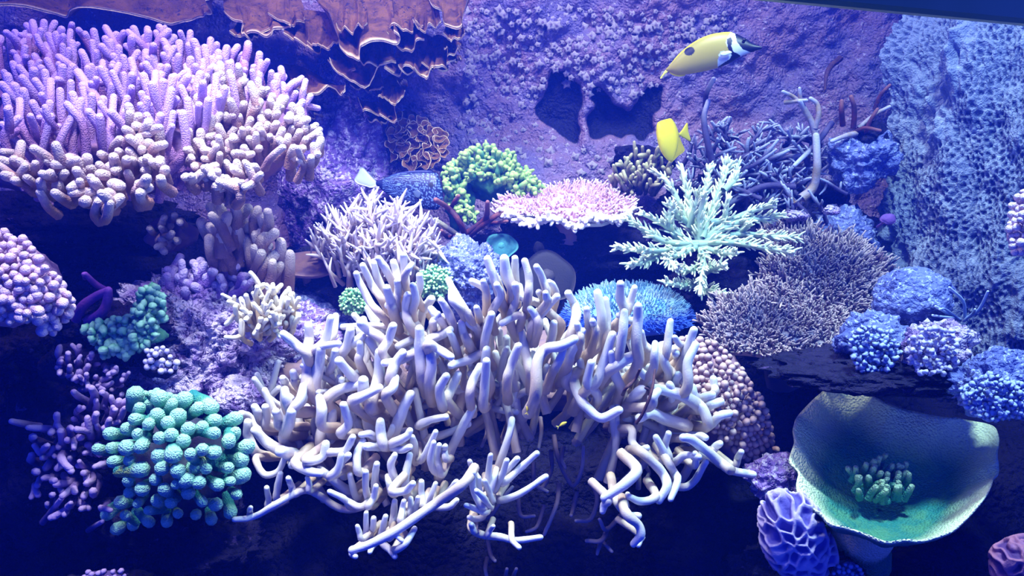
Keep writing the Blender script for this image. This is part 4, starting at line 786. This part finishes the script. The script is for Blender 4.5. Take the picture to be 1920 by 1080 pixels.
# --- corals on the right
M_twigw = mat('pale_twig', lin(150, 170, 210), lin(130, 150, 200), tip=lin(190, 205, 230), scale=40, bump=.4)
t = thing('branch_coral', 'thin pale blue twigs in front of the rock face', 'coral', base_of(1800, 600, 1.42))
for i, (r, pts) in enumerate(traces(1280, 380, 2.7, [(8,(1430,590),(1420,500),(1350,430)), (8,(1430,590),(1500,540),(1545,450)), (8,(1400,590),(1340,560),(1280,525)), (7,(1390,585),(1330,580),(1265,570)), (7,(1420,600),(1470,560),(1480,540)), (6,(1400,590),(1330,540),(1300,540))])): tracetube(t, M_twigw, r, pts, 1.45, 1.40, 980 + i, bow=.004)
M_knobb = mat('blue_knob', lin(110, 125, 190), lin(90, 100, 175), tip=lin(176, 190, 226), t=(.5, 1), scale=40, bump=.6)
for (poly, n, c, d, lab, sd) in (([(1592, 640), (1620, 610), (1670, 620), (1690, 660), (1665, 695), (1610, 700)], 60, (1640, 650, 1.44), 1.335, 'pale blue button polyps on the rock over the cup coral', 161),
      ([(1700, 640), (1730, 610), (1790, 620), (1800, 680), (1760, 710), (1710, 700)], 55, (1745, 655, 1.42), 1.31, 'lilac button polyps right of the pale blue ones', 162),
      ([(1800, 730), (1850, 700), (1920, 720), (1920, 780), (1850, 790), (1810, 765)], 90, (1870, 735, 1.36), 1.24, 'blue button polyps at the right edge above the cup coral', 163)):
    t = thing('button_polyps', lab, 'coral', base_of(c[0], c[1] + 30, c[2] - .03)); bodypart(t, M_blue, c[0], c[1], c[2] - .03, 40, 36, 20, sd, amp=.3)
    knobs(t, M_white if sd == 162 else M_knobb, poly, int(n * 1.5), 6.5, sd, lambda x, y, d=d: d, 5.0, c, amp=.7, s=2)
t = thing('cauliflower_coral', 'pale nubby coral cut off by the right edge', 'coral', base_of(1925, 480, 1.36)); bodypart(t, M_nub, 1935, 420, 1.34, 40, 60, 40, 164, amp=.1)
knobs(t, M_nub, [(1892, 400), (1905, 360), (1960, 350), (1960, 480), (1905, 482), (1890, 440)], 60, 9, 165, bulge(1.32, 1.27, 1935, 420, 60, 75), 7.5, (1935, 420, 1.38))

# --- green cup coral, lower right
M_cup = mat('green_cup_coral', lin(34, 124, 122), lin(74, 142, 114), tip=lin(236, 244, 206), t=(.58, .96), scale=24, bump=1.0, bscale=260, bkind='voronoi', dist=.003)  # rim's own pale colour, widened and lightened to carry the lamplight on it
t = thing('cup_coral', 'large green bowl-shaped cup coral with a bright rim in the lower right', 'coral', base_of(1670, 1000, 1.36))
def build_cup():
    z6 = lambda pts: [(1380 + a / 2.7, 680 + b / 2.7) for a, b in pts]
    rim = z6([(285, 340), (295, 400), (270, 490), (315, 545), (310, 610), (345, 700), (420, 760), (470, 815), (560, 835), (660, 865), (760, 905), (860, 895), (950, 890), (1080, 850), (1180, 770), (1260, 680), (1300, 590), (1340, 540), (1330, 470), (1335, 380), (1300, 310),
              (1150, 275), (1050, 280), (900, 250), (780, 230), (700, 190), (590, 115), (490, 105), (420, 160), (345, 230), (300, 290)])
    n = len(rim); P = []
    for x, y in rim: P.append(W(x, y, np.array(1.17 + 0.36 * np.clip((1015 - y) / 295, 0, 1))))
    P = np.array(P + [P[0]]); R = smooth(P, 201)[:-1]; nu = 200; nv = 40
    c = W(1655, 905, np.array(1.36)) + np.array([0, 0.0, -0.05]); v = np.linspace(0.02, 1, nv); out = []
    for q in v: out.append(c + (R - c) * q + np.array([0, 0, -1.0]) * 0.045 * (q * (1 - q)) * 4 * 0.5)
    V = np.array(out).reshape(-1, 3); vv = np.repeat(v, nu)
    f1, f2 = voro2(np.stack([V[:, 0] / .0065, (V[:, 1] + V[:, 2]) / .0065], 1), 9)
    V = V + np.array([0, -.5, .85]) * (0.0028 * (1 - f1) * (vv < .985) + 0.010 * fbm(V * 14, 2, 12) * vv)[:, None]
    L2 = V + np.array([0, 0.1, -1.0]) * 0.006; i = np.arange(nv - 1)[:, None] * nu + np.arange(nu); j = np.arange(nv - 1)[:, None] * nu + (np.arange(nu) + 1) % nu
    Q = np.stack([i, j, j + nu, i + nu], -1).reshape(-1, 4); m_ = len(V); e = (nv - 1) * nu + np.arange(nu); e2 = (nv - 1) * nu + (np.arange(nu) + 1) % nu
    mb = MB(); mb.add(np.vstack([V, L2]), np.vstack([Q, Q[:, ::-1] + m_, np.stack([e, e2, e2 + m_, e + m_], 1)]), None, np.concatenate([vv, vv * .7])); mb.build('bowl', M_cup, t)
    g = RNG(171)
    for x, y in darts([(1600, 880), (1650, 855), (1700, 880), (1705, 920), (1660, 930), (1610, 915)], 46, 11, 172):
        p = W(x, y, np.array(1.36 - (y - 880) * .0006)); mb = MB(); tube(mb, wob(p - np.array([0, -.3, 1]) * .02, np.array([g.normal(0, .3), -.4, 1]), .028, 2, .15, g), np.array([1.1, 1, .8]) * .0058, 6, 6, lump=.2, a0=.4, a1=.72); mb.build('knob', M_cup, t)
    mb = MB(); tube(mb, [c + np.array([.02, .12, -.16]), c + np.array([0, .06, -.09]), c + np.array([0, .03, -.05])], np.array([.07, .05, .045]), 14, 8, lump=.1); mb.build('stalk', M_cup, t)
build_cup()

# --- honeycomb coral and its neighbours at the bottom right
M_honey = mat('honeycomb_coral', lin(210, 192, 216), lin(186, 168, 210), tip=lin(92, 84, 170), t=(.1, .6), scale=30, bump=.5, bscale=260)
def honeycomb(root, px, py, d, rx, ry, rz, seed, cell, m, rot):
    N, T_ = ico(6); k = d / F; uv = np.stack([N[:, 0] * cell * .8 + .4 * vn(N * 3, seed), N[:, 2] * cell * .8 * ry / rx + .4 * vn(N * 3, seed + 1)], 1); f1, f2 = voro2(uv, seed)
    e = np.clip((f2 - f1) * 1.7, 0, 1); e = e * e * (3 - 2 * e); V = N * (1 + .12 * fbm(N * 1.5, 2, seed) - .16 * e)[:, None] * np.array([rx, rz, ry]) * k
    V = V @ np.array(Matrix.Rotation(rot, 3, 'Y')).T; mb = MB(); mb.add(V + W(px, py, np.array(d)), None, T_, e); return mb.build('body', m, root)
t = thing('honeycomb_coral', 'lavender honeycomb coral with deep cells left of the cup coral', 'coral', base_of(1500, 1080, 1.3)); honeycomb(t, 1492, 1010, 1.28, 66, 105, 60, 4, 3.4, M_honey, -0.45)
t = thing('brain_coral', 'pinkish brain coral in the bottom right corner', 'coral', base_of(1900, 1080, 1.2)); honeycomb(t, 1915, 1062, 1.2, 58, 62, 50, 6, 3.0, mat('pink_brain', lin(170, 110, 140), lin(130, 90, 150), tip=lin(90, 56, 120), t=(.25, .9), scale=30, bump=.5), 0.2)
t = thing('crust_coral', 'pale blue crust patch under the honeycomb coral at the bottom edge', 'coral', base_of(1590, 1080, 1.3)); bodypart(t, M_blue, 1590, 1078, 1.3, 30, 26, 24, 181, amp=.3)
knobs(t, M_knobb, [(1562, 1075), (1580, 1055), (1612, 1060), (1620, 1085), (1570, 1090)], 26, 8, 182, lambda x, y: 1.27, 5, (1590, 1080, 1.33), amp=.3, s=1)
t = thing('crust_coral', 'small pinkish crust at the bottom edge below the green knobby coral', 'coral', base_of(190, 1085, 1.3)); bodypart(t, M_dim, 190, 1090, 1.3, 40, 16, 20, 183, amp=.3)
knobs(t, M_dim, [(155, 1078), (170, 1068), (230, 1070), (235, 1082), (160, 1085)], 14, 9, 184, lambda x, y: 1.27, 6, (190, 1100, 1.33), amp=.4, s=1)

# ------------------------------------------------------------------ fish
M_fish = mat('fish_skin', lin(200, 180, 40), colattr=True, bump=.15, bscale=900, rough=.4, spec=.4, dist=.0005)
def fishbody(root, ox, oy, s, top, bot, d, thick, colorfn, yaw=0.0, ns=120, nr=56, name='body', m=None):
    """lofted body; top and bot are the profile in the crop, oval sections"""
    m = m or M_fish; top = np.array(top, float); bot = np.array(bot, float); x0 = max(top[0, 0], bot[0, 0]); x1 = min(top[-1, 0], bot[-1, 0])
    tp = smooth(np.c_[top, 0 * top[:, 0]], 200); bt = smooth(np.c_[bot, 0 * bot[:, 0]], 200); u = (1 - np.cos(np.linspace(0, np.pi, ns))) / 2; xs = x0 + (x1 - x0) * u
    yt = np.interp(xs, tp[:, 0], tp[:, 1]); yb = np.interp(xs, bt[:, 0], bt[:, 1]); k = d / F / s; xm = (x0 + x1) / 2; V = []; C = []
    hh = (yb - yt) / 2; tk = thick * (np.clip(hh / hh.max(), 0, 1) ** .8)
    c0 = W(ox + xm / s, oy + (yt.mean() + yb.mean()) / 2 / s, np.array(d)); ym = (yt.mean() + yb.mean()) / 2
    fx = RT * math.cos(yaw) + FW * math.sin(yaw); fy = -RT * math.sin(yaw) + FW * math.cos(yaw)
    th = np.linspace(0, 2 * np.pi, nr, endpoint=False)
    for i in range(ns):
        yc = (yt[i] + yb[i]) / 2; yy = yc - hh[i] * np.sin(th)
        V.append(c0 + ((xs[i] - xm) * k / math.cos(yaw)) * fx + (-(yy - ym) * k)[:, None] * UP + (np.cos(th) * np.abs(np.cos(th)) ** .1 * tk[i])[:, None] * fy); C.append(colorfn(np.full(nr, xs[i]), yy))
    V = np.vstack(V + [V[0].mean(0)[None], V[-1].mean(0)[None]]); C = np.vstack(C + [C[0][:1], C[-1][:1]]); i = np.arange(ns - 1)[:, None] * nr + np.arange(nr); j = np.arange(ns - 1)[:, None] * nr + (np.arange(nr) + 1) % nr
    T_ = [((q + 1) % nr, q, ns * nr) for q in range(nr)] + [((ns - 1) * nr + q, (ns - 1) * nr + (q + 1) % nr, ns * nr + 1) for q in range(nr)]
    mb = MB(); mb.add(V, np.stack([i, j, j + nr, i + nr], -1).reshape(-1, 4), T_); o = mb.build(name, m, root, colors=C)
    return lambda x, y, off=0.0: c0 + ((x - xm) * k / math.cos(yaw)) * fx - (y - ym) * k * UP + off * fy
def fin(root, at, pts, name, color, thick=.002, m=None, off=0.0):
    P = np.array([at(x, y, off) for x, y in pts]); P = smooth(np.vstack([P, P[:1]]), 41)[:-1]; nrm = np.cross(P[10] - P[0], P[25] - P[0]); mb = MB(); lens(mb, P, thick, nrm, 5)
    return mb.build(name, m or M_fish, root, colors=np.tile(np.array(color), (mb.n, 1)))
def eye(root, at, x, y, off, r):
    p = at(x, y, off); mb = MB(); blob(mb, p, (r, r * .5, r), 3, 1, 0, 0); o = mb.build('eye', M_fish, root, colors=np.tile(np.array(lin(8, 8, 16)), (mb.n, 1))); return o
# yellow rabbitfish with the black mask
t = thing('rabbitfish', 'large yellow fish with a black spot and black face swimming before the wall', 'fish', base_of(1330, 120, 1.72))
def col_fox(x, y):
    C = np.tile(np.array(lin(160, 150, 56)), (len(x), 1)); f = np.clip((y - 130) / 220, 0, 1)[:, None]; C = C * (1 - .35 * f) + np.array(lin(170, 130, 90)) * .35 * f
    C[y < np.interp(x, [200, 300, 400, 500, 600, 680], [330, 232, 155, 112, 100, 105])] = lin(206, 190, 50)
    C[((x - 368) / 36) ** 2 + ((y - 217) / 33) ** 2 < 1] = lin(14, 16, 44)
    C[inpoly(x, y, [(655, 80), (720, 90), (860, 160), (870, 260), (660, 300), (560, 350), (560, 300), (570, 262), (580, 240), (640, 235), (615, 180), (625, 140)])] = lin(196, 206, 226)
    C[inpoly(x, y, [(560, 262), (600, 235), (650, 240), (650, 268), (600, 278)])] = lin(206, 214, 220)
    C[inpoly(x, y, [(672, 80), (730, 90), (870, 160), (870, 250), (790, 246), (730, 226), (690, 175)])] = lin(12, 15, 40)
    C[inpoly(x, y, [(622, 150), (648, 135), (660, 160), (652, 200), (665, 240), (712, 262), (712, 285), (640, 330), (560, 350), (560, 335), (640, 290), (655, 262), (628, 215)])] = lin(12, 15, 40)
    return C
fx_ = fishbody(t, 1200, 40, 3.857, [(205, 322), (225, 300), (300, 212), (400, 138), (500, 97), (590, 86), (670, 96), (740, 135), (800, 180), (856, 205)], [(205, 336), (230, 350), (290, 374), (400, 366), (500, 351), (590, 330), (650, 305), (705, 272), (760, 250), (856, 222)], 1.72, .017, col_fox, yaw=-.25, ns=240, nr=120)
fin(t, fx_, [(212, 320), (195, 335), (178, 362), (162, 386), (172, 390), (196, 362), (220, 342)], 'tail_fin', lin(206, 196, 90))
fin(t, fx_, [(215, 338), (250, 338), (300, 362), (340, 378), (290, 384), (245, 368)], 'anal_fin', lin(226, 214, 30))
fin(t, fx_, [(290, 222), (400, 140), (500, 98), (600, 84), (660, 90), (590, 92), (490, 108), (390, 152)], 'dorsal_fin', lin(206, 196, 50))
fin(t, fx_, [(575, 262), (600, 245), (640, 240), (655, 255), (620, 270), (590, 272)], 'pectoral_fin', lin(200, 210, 220), off=-.019)
eye(t, fx_, 738, 165, -.012, .0035)
# yellow tang
t = thing('yellow_tang', 'bright yellow tang turning away above the mint coral', 'fish', base_of(1265, 300, 1.78))
def col_tang(x, y): return np.tile(np.array(lin(236, 214, 8)), (len(x), 1))
fy_ = fishbody(t, 1200, 40, 3.857, [(112, 762), (116, 748), (120, 744), (160, 722), (215, 704), (250, 720), (285, 778), (300, 798)], [(112, 800), (122, 880), (155, 962), (222, 1012), (258, 960), (285, 850), (300, 812)], 1.78, .012, col_tang, yaw=.75, ns=60, nr=36)
fin(t, fy_, [(215, 1000), (232, 1014), (290, 962), (348, 912), (318, 850), (296, 815), (270, 880)], 'anal_fin', lin(226, 196, 12), .004)
fin(t, fy_, [(180, 722), (215, 700), (248, 712), (292, 786), (262, 765), (225, 730)], 'dorsal_fin', lin(236, 214, 14), .004)
fin(t, fy_, [(292, 806), (330, 760), (374, 704), (384, 770), (406, 836), (350, 824)], 'tail_fin', lin(236, 216, 20), .003)
# blue striped surgeonfish
M_blueskin = mat('striped_fish_skin', lin(34, 46, 110), lin(40, 54, 122), scale=60, bump=.1, bscale=600, rough=.4, spec=.4, wav=('Z', 95, 9, lin(120, 150, 214), 1.2))
M_spotskin = mat('striped_fish_body', lin(34, 46, 110), colattr=True, bump=.1, bscale=600, rough=.4, spec=.4)
t = thing('surgeonfish', 'dark blue striped fish with pale tail behind the spiky white coral', 'fish', base_of(755, 390, 1.86))
def col_blue(x, y):
    base = np.array(lin(26, 34, 84)); P = np.stack([x / 150, y / 60, 0 * x], 1); w = np.sin((y + 26 * vn(P, 5) + 14 * vn(P * 2.3, 6)) / 27 * 2 * np.pi)
    f1, f2 = voro2(np.stack([x / 34, y / 34], 1), 3); dots = f1 < .30; head = np.clip((x - 980) / 160, 0, 1); r = _hash(np.floor(x / 9).astype(np.int64), np.floor(y / 9).astype(np.int64), np.zeros(len(x), np.int64), 2)
    on = np.where(head > r, dots, w > .62) & (y > 350) & (x > 520); C = np.where(on[:, None], np.array(lin(100, 126, 190)), base)
    C[((x - 1250) / 34) ** 2 + ((y - 535) / 40) ** 2 < 1] = lin(8, 10, 26); return C
fb = fishbody(t, 650, 280, 7.714, [(415, 460), (560, 402), (700, 356), (900, 330), (1100, 324), (1290, 345), (1345, 420), (1380, 560), (1398, 690)], [(415, 505), (560, 630), (700, 740), (900, 820), (1100, 860), (1290, 880), (1345, 850), (1380, 780), (1398, 720)], 1.86, .016, col_blue, ns=220, nr=150, m=M_spotskin, yaw=-.15)
fin(t, fb, [(420, 450), (330, 360), (200, 230), (150, 320), (90, 420), (140, 480), (260, 520), (350, 545), (425, 510)], 'tail_fin', lin(176, 190, 214), .004)
fin(t, fb, [(560, 402), (700, 345), (900, 315), (1100, 308), (1260, 325), (1100, 335), (900, 342), (700, 370)], 'dorsal_fin', lin(36, 48, 116), .003)
fin(t, fb, [(1000, 640), (1060, 600), (1110, 650), (1080, 720), (1020, 700)], 'pectoral_fin', lin(70, 84, 120), .002, off=-.019)
eye(t, fb, 1250, 535, -.013, .004)
# tiny yellow fish below the canopy
for i, (x, y, a, lab) in enumerate(((990, 764, 1.35, 'tiny pale yellow fish hanging upright in the dark under the white coral'), (1056, 795, .5, 'tiny yellow fish in the dark under the white coral, lower of two'))):
    t = thing('tiny_fish', lab, 'fish', base_of(x, y, 1.3)); k = 1.3 / F; q = [(-9, 0), (-4, -3), (2, -3.5), (8, 0), (2, 3), (-4, 2.5)]; at = lambda u, v, off=0.0, x=x, y=y, a=a: W(x + u * math.cos(a) + v * math.sin(a), y - u * math.sin(a) + v * math.cos(a), np.array(1.3 + off))
    fin(t, at, q, 'body', lin(214, 190, 70), .005); fin(t, at, [(-8, 0), (-14, -4), (-12, 0), (-14, 4)], 'tail_fin', lin(220, 200, 90), .001)

# ------------------------------------------------------------------ the water itself: faint blue haze that fills the tank
def build_water():
    m = bpy.data.materials.new('water_haze'); m.use_nodes = True; nt = m.node_tree; nt.nodes.clear()
    o = nt.nodes.new('ShaderNodeOutputMaterial'); s = nt.nodes.new('ShaderNodeVolumeScatter')
    s.inputs['Color'].default_value = (0.015, 0.06, 1.0, 1); s.inputs['Density'].default_value = 0.17; s.inputs['Anisotropy'].default_value = 0.0
    nt.links.new(s.outputs[0], o.inputs['Volume'])
    x0, x1, y0, y1, z0, z1 = -2.4, 2.4, -0.62, 0.9, -1.05, 0.95
    V = [(x, y, z) for x in (x0, x1) for y in (y0, y1) for z in (z0, z1)]
    Q = [(0, 1, 3, 2), (4, 6, 7, 5), (0, 4, 5, 1), (2, 3, 7, 6), (0, 2, 6, 4), (1, 5, 7, 3)]
    mb = MB(); mb.add(V, Q); w = shape(mb.build('water', m)); w['label'] = 'clear deep blue water filling the tank'
build_water()
